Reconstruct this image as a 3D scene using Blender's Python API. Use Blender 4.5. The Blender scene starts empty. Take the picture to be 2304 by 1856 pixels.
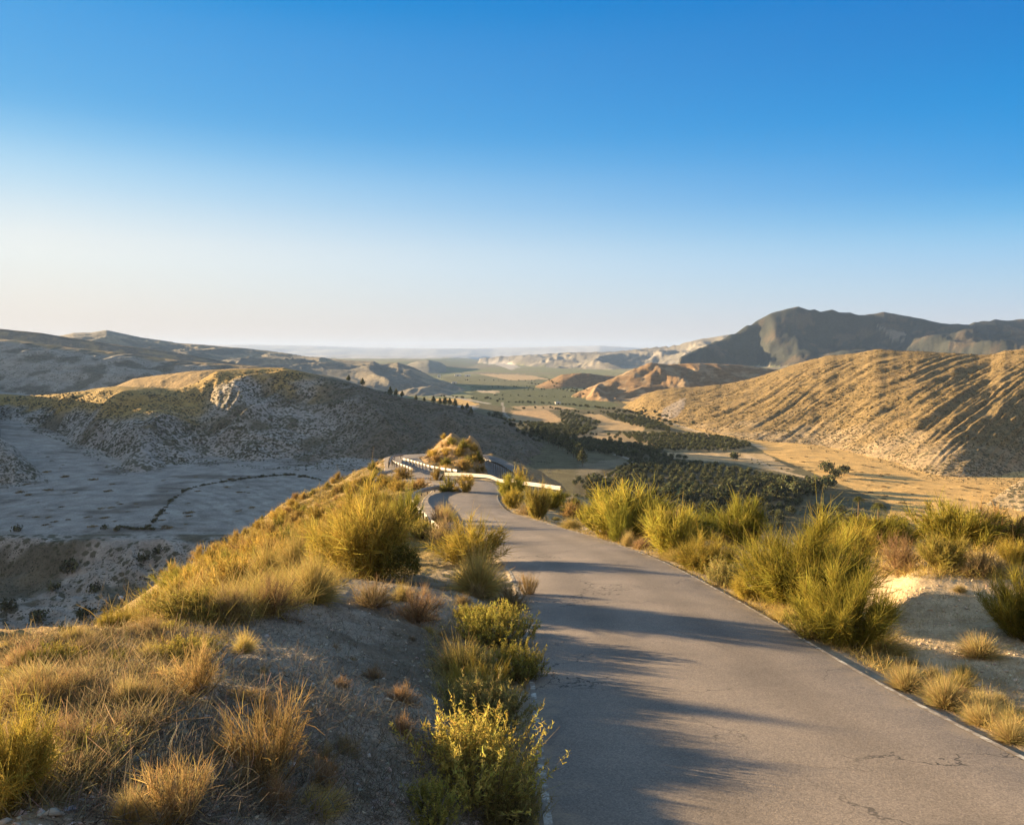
import bpy, math, random
import numpy as np
from math import radians, sin, cos, pi
random.seed(7); rng = np.random.default_rng(7)
scene = bpy.context.scene
COL = scene.collection

# ------------------------------------------------------------------ camera
FPX, CX, CY, HOR = 1700.0, 1152.0, 928.0, 795.0
PITCH = math.atan((CY - HOR) / FPX)
cam_d = bpy.data.cameras.new('camera'); cam = bpy.data.objects.new('camera', cam_d); COL.objects.link(cam)
cam_d.sensor_width = 36.0; cam_d.lens = 36.0 * FPX / 2304.0
cam_d.clip_start = 0.1; cam_d.clip_end = 90000
cam.location = (0, 0, 0); cam.rotation_euler = (pi / 2 - PITCH, 0, 0)
scene.camera = cam

# ------------------------------------------------------------------ light and sky
EXPO = 2.3
SUN_EL, SUN_AZ = 8.0, 62.0        # degrees; azimuth measured left of the view direction
w = bpy.data.worlds.new("World"); scene.world = w; w.use_nodes = True
nt = w.node_tree; bg = nt.nodes['Background']
sky = nt.nodes.new('ShaderNodeTexSky'); sky.sky_type = 'NISHITA'; sky.sun_disc = False
sky.sun_elevation = radians(SUN_EL); sky.sun_rotation = radians(-SUN_AZ)
sky.altitude = 300; sky.air_density = 1.0; sky.dust_density = 0.6; sky.ozone_density = 3.0
# the evening sky: deep blue overhead and to the right, pale and slightly warm low on the sun's side;
# ramps over the height of the view direction, blended across the compass, over the Sky Texture
def _lin(c): return tuple((v / 255 / 12.92 if v < 10 else ((v / 255 + .055) / 1.055) ** 2.4) / (2 ** EXPO) / .15 / SKYN for v in c)
SKYN = 8.0
tc = nt.nodes.new('ShaderNodeTexCoord'); sz = nt.nodes.new('ShaderNodeSeparateXYZ'); nt.links.new(tc.outputs['Generated'], sz.inputs[0])
def _ramp(st):
    # smooth the listed heights and colours into 28 stops
    px_ = np.array([p for p, c in st]); cl = np.array([c for p, c in st], float); h_ = np.diff(px_); dl = np.diff(cl, axis=0) / h_[:, None]
    m_ = np.zeros_like(cl); m_[0] = dl[0]; m_[-1] = dl[-1]
    for i in range(1, len(px_) - 1): m_[i] = np.where(dl[i - 1] * dl[i] > 0, 2 * dl[i - 1] * dl[i] / (dl[i - 1] + dl[i] + 1e-9), 0)
    xs = np.unique(np.concatenate([px_, np.linspace(0, .5, 20)]))[:31]; o_ = []
    if xs[-1] < 1: xs[-1] = 1.
    for x_ in xs:
        i = int(np.clip(np.searchsorted(px_, x_) - 1, 0, len(h_) - 1)); t_ = (x_ - px_[i]) / h_[i]
        o_.append((float(x_), tuple(np.clip((2*t_**3 - 3*t_**2 + 1) * cl[i] + (t_**3 - 2*t_**2 + t_) * h_[i] * m_[i] + (-2*t_**3 + 3*t_**2) * cl[i + 1] + (t_**3 - t_**2) * h_[i] * m_[i + 1], 0, 255))))
    st = o_
    r = nt.nodes.new('ShaderNodeValToRGB'); nt.links.new(sz.outputs[2], r.inputs[0]); r.color_ramp.interpolation = 'EASE' if len(st) < 3 else 'LINEAR'
    while len(r.color_ramp.elements) < len(st): r.color_ramp.elements.new(.5)
    for e, (p, c) in zip(r.color_ramp.elements, st): e.position = p; e.color = _lin(c) + (1,)
    return r.outputs[0]
rl = _ramp([(0., (226, 206, 190)), (.02, (232, 216, 202)), (.06, (236, 230, 220)), (.115, (236, 240, 237)), (.198, (182, 218, 241)), (.278, (102, 177, 231)), (.36, (74, 161, 226)), (.45, (6, 140, 216)), (.7, (120, 165, 205)), (1., (150, 175, 200))])
rr = _ramp([(0., (204, 198, 196)), (.02, (202, 204, 210)), (.06, (182, 207, 227)), (.115, (142, 197, 236)), (.198, (38, 155, 226)), (.278, (1, 139, 217)), (.36, (1, 122, 204)), (.45, (1, 115, 200)), (.7, (120, 160, 200)), (1., (150, 175, 200))])
fm = nt.nodes.new('ShaderNodeMapRange'); nt.links.new(sz.outputs[0], fm.inputs[0]); fm.inputs[1].default_value = -.52; fm.inputs[2].default_value = .66; fm.interpolation_type = 'LINEAR'
mx = nt.nodes.new('ShaderNodeMix'); mx.data_type = 'RGBA'; nt.links.new(fm.outputs[0], mx.inputs[0]); nt.links.new(rl, mx.inputs[6]); nt.links.new(rr, mx.inputs[7])
# the half of the sky behind the viewer, opposite the sunset side: paler and rosier
rb = _ramp([(0., (215, 192, 185)), (.12, (225, 205, 200)), (.3, (200, 196, 200)), (.6, (165, 180, 200)), (1., (150, 175, 200))])
bm = nt.nodes.new('ShaderNodeMapRange'); nt.links.new(sz.outputs[1], bm.inputs[0]); bm.inputs[1].default_value = .25; bm.inputs[2].default_value = -.25
mb = nt.nodes.new('ShaderNodeMix'); mb.data_type = 'RGBA'; nt.links.new(bm.outputs[0], mb.inputs[0]); nt.links.new(mx.outputs[2], mb.inputs[6]); nt.links.new(rb, mb.inputs[7])
sc_ = nt.nodes.new('ShaderNodeVectorMath'); sc_.operation = 'SCALE'; nt.links.new(mb.outputs[2], sc_.inputs[0]); sc_.inputs['Scale'].default_value = SKYN
mn = nt.nodes.new('ShaderNodeMix'); mn.data_type = 'RGBA'; mn.inputs[0].default_value = .002; nt.links.new(sc_.outputs[0], mn.inputs[6]); nt.links.new(sky.outputs[0], mn.inputs[7])
nt.links.new(mn.outputs[2], bg.inputs[0]); bg.inputs[1].default_value = 0.15
sd = bpy.data.lights.new('sun', 'SUN'); sun = bpy.data.objects.new('sun', sd); COL.objects.link(sun)
sd.energy = 5.0; sd.angle = radians(0.5); sd.color = (1.0, 0.72, 0.40)
sun.rotation_euler = (radians(90 - SUN_EL), 0, radians(SUN_AZ) + pi)
# a lamp shines along its -Z; turned so that it comes from the left and slightly ahead
_L = np.array([-sin(radians(SUN_AZ)) * cos(radians(SUN_EL)), cos(radians(SUN_AZ)) * cos(radians(SUN_EL)), sin(radians(SUN_EL))])
import mathutils
sun.rotation_euler = mathutils.Vector(_L).to_track_quat('Z', 'Y').to_euler()
scene.view_settings.view_transform = 'Standard'; scene.view_settings.look = 'None'
scene.view_settings.exposure = EXPO; scene.view_settings.gamma = 1.0
scene.render.resolution_x = 1024; scene.render.resolution_y = 824
scene.cycles.volume_bounces = 1

# ------------------------------------------------------------------ helpers: projection
def S(py):                                    # z / y on the ray through row py
    v = (CY - np.asarray(py, float)) / FPX
    return (v * cos(PITCH) - sin(PITCH)) / (cos(PITCH) + v * sin(PITCH))
def A(px, py):                                # x / y
    v = (CY - np.asarray(py, float)) / FPX
    return ((np.asarray(px, float) - CX) / FPX) / (cos(PITCH) + v * sin(PITCH))
def at(px, py, D): return np.array([A(px, py) * D, D, S(py) * D])
def sst(e0, e1, x):
    t = np.clip((x - e0) / (e1 - e0), 0, 1); return t * t * (3 - 2 * t)

# ------------------------------------------------------------------ helpers: noise
def _hash(ix, iy, seed):
    h = (ix.astype(np.int64) * 374761393 + iy.astype(np.int64) * 668265263 + seed * 974634777) & 0xffffffff
    h = ((h ^ (h >> 13)) * 1274126177) & 0xffffffff
    return (h ^ (h >> 16)) & 0xffffffff
def perlin(x, y, seed=0):
    x0 = np.floor(x); y0 = np.floor(y); fx = x - x0; fy = y - y0
    u = fx * fx * fx * (fx * (fx * 6 - 15) + 10); v = fy * fy * fy * (fy * (fy * 6 - 15) + 10)
    def g(ix, iy, dx, dy):
        a = _hash(ix, iy, seed) * (2 * pi / 4294967296.0); return np.cos(a) * dx + np.sin(a) * dy
    n00 = g(x0, y0, fx, fy); n10 = g(x0 + 1, y0, fx - 1, fy); n01 = g(x0, y0 + 1, fx, fy - 1); n11 = g(x0 + 1, y0 + 1, fx - 1, fy - 1)
    a = n00 + u * (n10 - n00); b = n01 + u * (n11 - n01)
    return (a + v * (b - a)) * 1.4
def fbm(x, y, o=4, seed=0, gain=0.5):
    r = 0; a = 1
    for i in range(o): r = r + a * perlin(x * 2 ** i, y * 2 ** i, seed + i); a *= gain
    return r
def ridged(x, y, o=4, seed=0, gain=0.5):
    r = 0; a = 1; s = 0
    for i in range(o): r = r + a * (1 - np.abs(perlin(x * 2 ** i, y * 2 ** i, seed + i)) * 2); s += a; a *= gain
    return r / s

# ------------------------------------------------------------------ terrain: road line
RP = np.array([(2.66,-4,-1.9),(2.66,1,-2.8),(2.66,6,-3.75),(2.65,10,-4.5),(2.58,16,-5.4),(2.2,22,-6.25),(1.4,27,-7.0),(0.1,32,-7.7),
 (-1.3,37,-8.35),(-2.6,42,-8.95),(-3.3,48,-9.4),(-3.4,54,-9.95),(-3.9,60,-10.5),(-5.6,65.5,-11.1),(-8.4,71,-11.75),(-11.0,80,-12.6),(-12.8,90,-13.4),
 (-14.6,100,-14.3),(-16,110,-15.2),(-15.5,119,-16.2),(-11.5,126,-17),(-6,128,-17.5),(-2.5,122,-18),(-1,112,-18.2),(-0.2,102,-18.5),(2,92,-19),(6,84,-20),(14,78,-22),(26,76,-25)], float)
def catmull(P, n=10):
    P = np.vstack([2 * P[0] - P[1], P, 2 * P[-1] - P[-2]]); out = []
    for i in range(1, len(P) - 2):
        p0, p1, p2, p3 = P[i - 1], P[i], P[i + 1], P[i + 2]
        for k in range(n):
            t = k / n; out.append(.5 * (2 * p1 + (p2 - p0) * t + (2 * p0 - 5 * p1 + 4 * p2 - p3) * t * t + (-p0 + 3 * p1 - 3 * p2 + p3) * t ** 3))
    out.append(P[-2]); return np.array(out)
ROAD = catmull(RP, 12); HW = 2.45
def near_road(x, y):
    """distance to the road line and road height there, for points near it"""
    d = np.full(x.shape, 1e9); z = np.zeros(x.shape)
    for i in range(len(ROAD) - 1):
        a, b = ROAD[i], ROAD[i + 1]
        lo = min(a[1], b[1]) - 9; hi = max(a[1], b[1]) + 9; xl = min(a[0], b[0]) - 9; xh = max(a[0], b[0]) + 9
        m = (y > lo) & (y < hi) & (x > xl) & (x < xh)
        if not m.any(): continue
        ab = b - a; L2 = ab[0] ** 2 + ab[1] ** 2
        t = np.clip(((x[m] - a[0]) * ab[0] + (y[m] - a[1]) * ab[1]) / L2, 0, 1)
        dd = np.hypot(x[m] - a[0] - t * ab[0], y[m] - a[1] - t * ab[1]); zz = a[2] + t * ab[2]
        dm = d[m]; zm = z[m]; c = dd < dm; dm[c] = dd[c]; zm[c] = zz[c]; d[m] = dm; z[m] = zm
    return d, z

# ------------------------------------------------------------------ terrain: the foreground ridge (thin plate through surveyed points)
PIX = [(0,1850,2.9),(300,1856,3.0),(600,1856,3.5),(850,1856,4.3),(1080,1856,5.3),
 (0,1650,4.0),(300,1650,4.0),(600,1650,4.6),(850,1650,5.8),(1050,1650,7.0),
 (0,1480,5.8),(250,1450,6.6),(500,1450,7.5),(700,1450,8.8),(900,1450,10.5),(1050,1450,11.8),
 (0,1440,6.4),(250,1415,7.6),(500,1372,9.6),(600,1355,10.6),(700,1350,11.5),(850,1350,13),(1000,1350,14.5),
 (300,1405,21),(450,1335,25),(600,1310,18),(750,1290,20),(880,1290,19),(980,1290,19.5),
 (450,1280,38),(700,1220,35),(850,1200,33),(950,1210,32),(1000,1250,26),
 (600,1190,55),(750,1130,60),(850,1130,50),(900,1150,44),(700,1112,78),(780,1080,80),(830,1085,72),(860,1044,105),(872,1034,115),
 (2300,1600,10),(2250,1500,12),(2050,1480,12.6),(2304,1400,14.5),(2000,1400,15.3),(2200,1400,14.5),(2200,1280,17),(2304,1272,17),(2050,1310,16.5),
 (2304,1245,20),(2100,1255,20),(1900,1350,17.5),(1600,1290,22),(1450,1230,29),(1600,1230,27),(1900,1260,23),(1300,1190,37),(1200,1140,48),(1450,1190,36),(1700,1225,29),
 (2000,1225,26),(2300,1220,25)]
WPT = [(0,1.2,-1.9),(-2,1.5,-1.7),(-5,2,-2.2),(-10,3,-4.5),(6,1.5,-3.2),(10,3,-3.8),(16,5,-4.8),(-8,6,-3.8),(26,12,-5.8),(-14,12,-6.5),(-25,15,-13),(-40,20,-24),(-30,40,-20),
 (-50,50,-33),(-35,75,-24),(-60,80,-42),(-30,105,-23),(-55,120,-42),(-90,60,-62),(-100,120,-75),(-35,140,-33),(-12,145,-27),(8,140,-28),(-10,170,-42),(-40,200,-65),(-110,200,-92),
 (12,42,-11.5),(20,36,-12),(30,34,-13),(25,50,-21),(40,42,-20),(8,62,-13),(14,68,-17),(30,80,-36),(60,65,-42),(60,120,-60),(22,120,-42),(100,90,-60),(20,170,-66),(60,200,-80),
 (60,28,-18),(120,200,-62),(145,300,-76),(110,300,-84),(170,240,-62),(230,330,-80),(150,140,-48),(0,300,-110),(-200,300,-125),(-60,330,-115),(60,350,-105),
 (-8,95,-13.9),(-7.5,106,-12.8),(-8.5,116,-13.7),(-4.5,98,-14.7),(-4.5,110,-14.1),(-11.3,112,-14.6),(-10,88,-13.6),(-9.5,122,-15.5),(-13,122,-15.4),(0,86,-16),(-4,80,-13.8),(-3,72,-12.2),(-6.5,92,-13.9),
 (3.4,52,-9.9),(4.2,56,-10.7),(1.8,59,-10.7),(2,66,-11.6),(-.9,64.5,-11.3),(-13.6,20,-9.4),(-8.2,12,-5.5),(-20.4,30,-16),(-9.5,19,-7.4)]
ctl = [at(*p) for p in PIX] + [np.array(p, float) for p in WPT]
for i in range(14, len(ROAD), 14):
    p = ROAD[i]; q = ROAD[min(i + 1, len(ROAD) - 1)]; d = (q - p)[:2]; n = np.array([d[1], -d[0]]) / (np.hypot(*d) + 1e-9)
    for s in ((-1, 1) if p[1] < 125 else (0,)): ctl.append(np.array([p[0] + n[0] * HW * s, p[1] + n[1] * HW * s, p[2]]))
ctl = np.array([c for c in ctl if c[1] > .9])
LK = 0.5
CU = np.stack([ctl[:, 0] / ctl[:, 1], np.log(ctl[:, 1]) * LK], 1); CS = ctl[:, 2] / ctl[:, 1]
def _phi(r2): return .5 * r2 * np.log(r2 + 1e-12)
K = _phi(((CU[:, None] - CU[None]) ** 2).sum(-1)) + np.eye(len(CU)) * 2e-5
Pm = np.hstack([np.ones((len(CU), 1)), CU])
Wt = np.linalg.solve(np.block([[K, Pm], [Pm.T, np.zeros((3, 3))]]), np.concatenate([CS, np.zeros(3)]))
def tps(x, y):
    u = x / y; v = np.log(y) * LK; out = Wt[-3] + Wt[-2] * u + Wt[-1] * v
    for i in range(len(CU)): out = out + Wt[i] * _phi((u - CU[i, 0]) ** 2 + (v - CU[i, 1]) ** 2)
    return out * y

# ------------------------------------------------------------------ terrain: valley floor and hills
def floor_z(x, y):
    z = -90 + 0.085 * np.clip(-(x + 280), 0, 420) * sst(420, 700, y) + 0.05 * np.maximum(0, np.minimum(x - 500, 900))
    # shaded badland ravine below the left-hand field
    px = x / y * FPX + CX
    rim = np.interp(px, [-400, 0, 130, 280, 420, 560, 700, 900], [372, 372, 362, 350, 362, 378, 392, 400])
    rim = rim + 10 * perlin(x / 30, y / 30, 5)
    z = z - 17 * sst(0, 34, rim - y) * (x < 20)
    return z
# columns: px, crest row, crest distance, foot row or distance, base height
HILLS = {
 'mid':   dict(c=[(-500,860,1000,960),(-150,880,1000,945),(0,886,980,948),(64,890,900,963),(130,885,850,988),(180,880,820,1015),(232,871,800,1045),(270,869,790,1070),(348,871,800,1078),(380,873,810,1045),
                  (404,874,820,1046),(440,862,830,1044),(487,834,840,1044),(560,828,850,1048),(636,826,850,1053),(685,837,840,1056),(740,848,830,1058),(800,863,815,1060),(880,887,800,1062),(923,897,800,1064),
                  (995,910,800,1066),(1047,918,790,1068),(1081,930,780,1070),(1133,945,765,1075),(1182,972,755,1078),(1240,1010,745,1060),(1268,1030,720,1050)], amp=13, sc=90),
 'shoulder': dict(c=[(200,885,1000,920),(250,872,1000,900),(300,852,1000,900),(370,842,980,900),(430,835,960,900),(520,829,950,900),(640,827,940,900),(700,842,940,900),(760,860,940,900)], amp=7, sc=80),
 'terrace': dict(c=[(-600,740,1300,900),(0,762,1300,905),(130,778,1280,905),(240,790,1270,900),(350,804,1260,895),(440,815,1250,890),(560,823,1240,890),(640,829,1230,890),(760,850,1200,890),(850,885,1190,890)], amp=12, sc=120),
 'plateau': dict(c=[(-600,715,1750,800),(0,740,1700,800),(94,749,1700,800),(131,755,1700,805),(243,773,1700,815),(350,787,1700,825),(430,800,1700,835),(520,815,1700,845),(620,832,1700,860),(700,850,1700,870)], amp=12, sc=150),
 'long':  dict(c=[(-100,790,3200,860),(60,760,3200,860),(80,754,3200,860),(105,757,3200,860),(131,756,3200,860),(165,748,3200,860),(205,748,3200,860),(240,743,3150,860),(305,757,3100,860),(400,771,3000,860),(560,784,2800,865),(640,794,2650,870),
                  (700,802,2500,875),(760,808,2400,880),(800,812,2350,882),(842,813,2300,886),(858,820,2260,888),(894,815,2200,892),(925,824,2150,895),(970,846,2080,898),(1030,868,2000,901),(1080,884,1850,903),(1130,896,1700,905),(1170,903,1600,905)], amp=26, sc=240),
 'knob':  dict(c=[(860,835,4600,836),(900,823,4600,838),(940,812,4600,840),(965,810,4600,842),(990,814,4600,843),(1003,822,4600,843),(1012,836,4600,840)], amp=12, sc=300),
 'brownfar': dict(c=[(1205,868,2050,868),(1240,852,2050,869),(1265,841,2050,870),(1310,838,2050,872),(1350,842,2050,874),(1420,850,2050,880),(1560,850,2050,880)], amp=14, sc=150),
 'brown': dict(c=[(1288,884,1560,884),(1320,873,1580,903),(1350,862,1600,905),(1380,850,1620,906),(1420,832,1650,906),(1465,815,1700,908),(1500,818,1700,908),(1560,816,1700,905),(1620,818,1700,900),(1680,822,1700,900),(1750,830,1700,900),(1900,835,1700,900)], amp=26, sc=170),
 'mount': dict(c=[(1530,806,3500,815),(1570,788,3600,820),(1600,771,3700,822),(1652,747,3750,824),(1704,719,3800,824),(1738,700,3800,826),(1773,690,3800,826),(1797,684,3800,826),(1821,692,3800,826),(1876,693,3850,826),(1935,703,3900,826),
                  (1990,700,3900,826),(2032,708,3900,826),(2084,719,3900,826),(2136,726,3900,826),(2180,729,3900,826),(2194,723,3900,826),(2239,717,3950,826),(2304,716,4000,826),(2700,700,4000,826)], amp=95, sc=480),
 'range': dict(c=[(1080,806,7200,812),(1130,801,7000,818),(1200,798,6800,826),(1280,793,6500,832),(1350,791,6200,836),(1450,784,5800,826),(1520,774,5400,822),(1590,760,5300,820),(1640,752,5300,820),(1700,760,5300,820)], amp=70, sc=520),
 'far':   dict(c=[(300,810,10500,811),(600,803,10500,808),(700,800,10500,808),(800,799,10500,808),(900,801,10500,808),(1000,802,10500,808),(1100,801,10500,808),(1250,798,10500,808),(1500,796,10500,808)], amp=60, sc=1200),
 'faint': dict(c=[(-200,784,15500,800),(200,780,15500,800),(400,776,15500,800),(560,775,15500,800),(700,778,15500,800),(820,782,15500,800),(1000,784,15500,800),(1200,781,15500,800),(1350,777,15500,800),(1500,786,15500,800),(1700,792,15500,800)], amp=60, sc=1600),
 'right': dict(c=[(1385,925,1260,924),(1405,914,1250,925),(1430,898,1240,935),(1450,886,1230,944),(1480,877,1220,951),(1530,871,1210,962),(1580,869,1200,978),(1640,862,1180,992),(1700,849,1160,1001),(1750,832,1140,1004),(1800,815,1120,1006),(1860,800,1100,1010),
                  (1900,797,1085,1016),(1930,793,1070,1030),(1970,785,1050,1039),(2020,788,1020,1048),(2060,790,1000,1065),(2090,791,990,1080),(2150,794,970,1088),(2200,797,950,1090),(2230,798,940,1088),(2262,788,920,1080),(2304,783,900,1068),(2450,770,880,1060),(3200,760,880,1040)], amp=17, sc=60),
 'edge':  dict(c=[(2205,1142,440,1143),(2240,1118,450,1150),(2270,1096,460,1158),(2304,1076,470,1166),(2400,1050,480,1170),(2700,1000,480,1170)], amp=4, sc=30),
 'spur':  dict(c=[(-400,950,600,1110),(0,984,590,1102),(30,1000,585,1102),(60,1034,570,1098),(95,1066,550,1092),(122,1090,530,1091)], amp=5, sc=30),
 # unseen high ground added beyond the left edge, raised to shade the left valley
 'west':  dict(c=[(-9000,560,300,1000),(-3500,600,340,1060),(-2000,640,420,1080),(-1100,670,560,1080),(-700,700,680,1060),(-500,715,740,1040),(-350,735,790,1000),(-220,765,810,1000),(-150,792,820,1000),(-70,845,830,1000),(-10,884,845,1000)], amp=12, sc=80),
}
HN = list(HILLS)
def hill(name, x, y):
    h = HILLS[name]; c = np.array(h['c'], float)
    cz = S(c[:, 1]); a = np.array([A(p, r) for p, r in zip(c[:, 0], c[:, 1])])
    # foot distance: where the ray through the foot row meets the valley floor
    fd = []
    for i in range(len(c)):
        aa = float(A(c[i, 0], c[i, 3])); d = -90 / S(c[i, 3]) if S(c[i, 3]) < -.005 else c[i, 2] * .7
        for k in range(8):
            fz = -90 + 0.085 * min(420, max(0, -(aa * d + 280))) * float(sst(420, 700, d)) + 0.05 * max(0, min(aa * d - 500, 900))
            d = .5 * d + .5 * (fz / S(c[i, 3]) if S(c[i, 3]) < -.005 else d)
        fd.append(min(d, c[i, 2] - 25 if name in ('edge', 'spur') else c[i, 2] * .93))
    fd = np.array(fd)
    if name in ('shoulder', 'terrace', 'plateau'): fd = c[:, 2] * .8
    if name == 'west': fd = c[:, 2] * .6
    u = x / y
    cd = sum(np.interp(u + q, a, c[:, 2]) for q in (-.024, -.016, -.008, 0, .008, .016, .024)) / 7 if name in ('right', 'mid') else np.interp(u, a, c[:, 2]); cs = np.interp(u, a, cz); fdd = sum(np.interp(u + q, a, fd) for q in (-.03, -.02, -.01, 0, .01, .02, .03)) / 7 if name in ('right', 'mid') else np.interp(u, a, fd)
    if name in ('mount', 'brown', 'knob', 'right'):
        cs = cs + .0009 * perlin(u * 40, y * 0 + 3, 11) + .0004 * perlin(u * 110, y * 0 + 9, 12)
    base = np.full(x.shape, -96.0)
    top = cs * cd
    t = (y - fdd) / (cd - fdd); tc = np.clip(t, 0, 1)
    shp = {'right': tc ** 1.08 * .55 + .45 * np.sin(tc * pi / 2), 'mid': .45 * tc + .55 * np.sin(tc * pi / 2) ** 1.1, 'plateau': tc, 'mount': tc ** 1.25, 'west': tc}.get(name, .5 * tc + .5 * np.sin(tc * pi / 2))
    fl = floor_z(x, y)
    z = fl - 6 + (top - fl + 6) * shp
    back = {'plateau': .14, 'west': .12, 'terrace': .05}.get(name, .32)
    z = np.where(t > 1, top - (y - cd) * back - 0 * y, z)
    z = np.where(t < 0, fl - 6 + (y - fdd) * .5, z)
    # fade beyond the ends of the ridge line
    ends = sst(-.012, .0, u - a[0]) * sst(-.012, .0, a[-1] - u) if name not in ('west',) else sst(-.03, 0, a[-1] - u)
    z = z - (1 - ends) * 400
    env = np.clip(4 * tc * (1 - tc) + .12, 0, 1) * (t < 1.6) * (t > -.05)
    sc = h['sc']; amp = h['amp']
    if name == 'right':
        g = (u - .24 * tc) + .006 * perlin(u * 16, tc * 1.5, 21) + .006 * perlin(u * 7 + 5, tc * 1.2, 26) + .0012 * perlin(u * 60, tc * 5, 27)
        gl = .45 * (1 - np.abs(perlin(g * 19 + 40, tc * .8, 22)) * 2) + .6 * (1 - np.abs(perlin(g * 47, tc * 1.6, 23)) * 2) + .35 * (1 - np.abs(perlin(g * 110, tc * 4, 24)) * 2)
        z = z + amp * .15 * (gl - 1.5) * env + 1.2 * fbm(x / 22, y / 22, 3, 25) * env
    elif name == 'mount':
        wx = x + 260 * perlin(x / 700, y / 700, 31); wy = y + 260 * perlin(x / 700, y / 700, 32)
        z = z + amp * .95 * (ridged(wx / 700 + .4 * tc, wy / 1500, 4, 33, .4) - .62) * env + amp * .34 * fbm(x / 230, y / 230, 5, 35) * env
    elif name in ('faint', 'far', 'plateau', 'terrace'):
        z = z + amp * .5 * fbm(x / sc, y / sc, 4, 41) * env
        if name == 'terrace' or name == 'plateau': z = z + 5 * (ridged(x / 60, y / 140, 3, 44) - .5) * env
    else:
        wx = x + sc * .5 * perlin(x / sc, y / sc, 51); wy = y + sc * .5 * perlin(x / sc, y / sc, 52)
        z = z + amp * (ridged(wx / sc, wy / (sc * 2.2), 5, 53) - .62) * env
    return z, tc
GUL = [([(690,900),(720,960),(750,1005),(790,1040),(830,1052)], 16, 30), ([(600,900),(640,960),(650,1010)], 7, 20), ([(455,880),(470,930),(500,980)], 8, 18), ([(285,900),(250,960),(240,1020)], 7, 18)]
def seg_dist(x, y, P):
    d = np.full(x.shape, 1e9)
    for a, b in zip(P[:-1], P[1:]):
        ab = b - a; t = np.clip(((x - a[0]) * ab[0] + (y - a[1]) * ab[1]) / (ab @ ab), 0, 1)
        d = np.minimum(d, np.hypot(x - a[0] - t * ab[0], y - a[1] - t * ab[1]))
    return d
def heights(x, y, ids=False):
    """ground height at x, y (arrays, y > 0)"""
    shp = x.shape; x = x.ravel().astype(float); y = y.ravel().astype(float)
    z = floor_z(x, y); z = z + .5 * fbm(x / 60, y / 60, 3, 3) * (y < 3000)
    rav = sst(-10, 30, 368 - y) * (x < -20)
    z = z + rav * 9 * (ridged(x / 42, y / 42, 4, 61) - .55)
    idn = np.full(x.shape, -1); tt = np.zeros(x.shape)
    far = y > 240
    xf, yf, zf = x[far], y[far], z[far]; idf = idn[far]; tf = tt[far]
    for k, nme in enumerate(HN):
        h = np.array(HILLS[nme]['c'], float)
        lo = h[:, 2].min() * .3; 
        m = yf > lo
        if not m.any(): continue
        hz, tc = hill(nme, xf[m], yf[m])
        if nme == 'mid':
            for pts, dep, wd in GUL:
                P = np.array([[float(A(p, r)), 0] for p, r in pts]); 
                # gully line laid down the face by interpolating along the hill's own height
                W = []
                for (p, r), q in zip(pts, np.linspace(.72, .05, len(pts))):
                    cc = np.array(HILLS['mid']['c'], float); cd = np.interp(p, cc[:, 0], cc[:, 2]); fd = -90 / S(np.interp(p, cc[:, 0], cc[:, 3])); D = fd + (cd - fd) * q
                    W.append([float(A(p, r)) * D, D])
                dd = seg_dist(xf[m], yf[m], np.array(W)); hz = hz - dep * np.exp(-(dd / wd) ** 2)
        zz = zf[m]; ii = idf[m]; t2 = tf[m]; c = hz > zz
        zz[c] = hz[c]; ii[c] = k; t2[c] = tc[c]; zf[m] = zz; idf[m] = ii; tf[m] = t2
    z[far] = zf; idn[far] = idf; tt[far] = tf
    nr = y < 470
    xn, yn = x[nr], y[nr]; zn = np.empty(xn.shape)
    for s in range(0, len(xn), 200000): zn[s:s + 200000] = tps(xn[s:s + 200000], yn[s:s + 200000])
    zn = zn - 60 * sst(330, 470, yn)
    k = sst(12, 90, yn)
    rough = .075 * fbm(xn / 1.3, yn / 1.3, 3, 71) + .035 * fbm(xn / .28, yn / .28, 3, 75) * (yn < 40) + .013 * fbm(xn / .07, yn / .07, 2, 79) * (yn < 14)
    rough = rough + k * (.9 * fbm(xn / 7, yn / 7, 3, 81)) + sst(60, 140, yn) * 2.5 * (ridged(xn / 26, yn / 26, 4, 83) - .5)
    mr_ = np.exp(-((xn + 7) ** 2 / 60 + (yn - 106) ** 2 / 160)); rough = rough + mr_ * (1.5 * (ridged(xn / 5, yn / 5, 3, 91) - .5) + .5 * fbm(xn / 1.6, yn / 1.6, 2, 93))
    d, rz = near_road(xn, yn)
    edge = sst(HW + .05, HW + 1.0, d)
    zn = zn + rough * sst(HW, HW + 1.6, d) * (1 - .55 * sst(3, 6, xn) * (yn < 40))
    zn = np.where(d < HW + 1.0, (rz - .05) * (1 - edge) + zn * edge, zn)
    flz = z[nr]; c = zn > flz; flz[c] = zn[c]; z[nr] = flz
    ii = idn[nr]; ii[c] = -2; idn[nr] = ii
    if ids: return z.reshape(shp), idn.reshape(shp), tt.reshape(shp)
    return z.reshape(shp)

# ------------------------------------------------------------------ terrain: grid and regions
def geo(a, b, st): 
    n = int(math.log(b / a) / st); return a * np.exp(np.arange(n) * math.log(b / a) / n)
ys = np.concatenate([geo(1.0, 30, .0085), geo(30, 300, .0065), geo(300, 1500, .0036), geo(1500, 5000, .009), geo(5000, 17000, .02), [17000.]])
inner = np.arange(-.76, .7601, .0017)
outer = np.exp(np.linspace(math.log(.77), math.log(14), 60))
us = np.concatenate([-outer[::-1], inner, outer])
NU, NY = len(us), len(ys)
GX = us[None, :] * ys[:, None]; GY = np.repeat(ys[:, None], NU, 1)
GZ, GI, GT = heights(GX, GY, True)
GPX = us[None, :] * FPX + CX + 0 * GY
GROW = 795 - GZ / GY * FPX                      # close to the photo row
GPX = CX + GX / GY * FPX * (cos(PITCH) - sin(PITCH) * 0 + (CY - GROW) / FPX * sin(PITCH))

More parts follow.
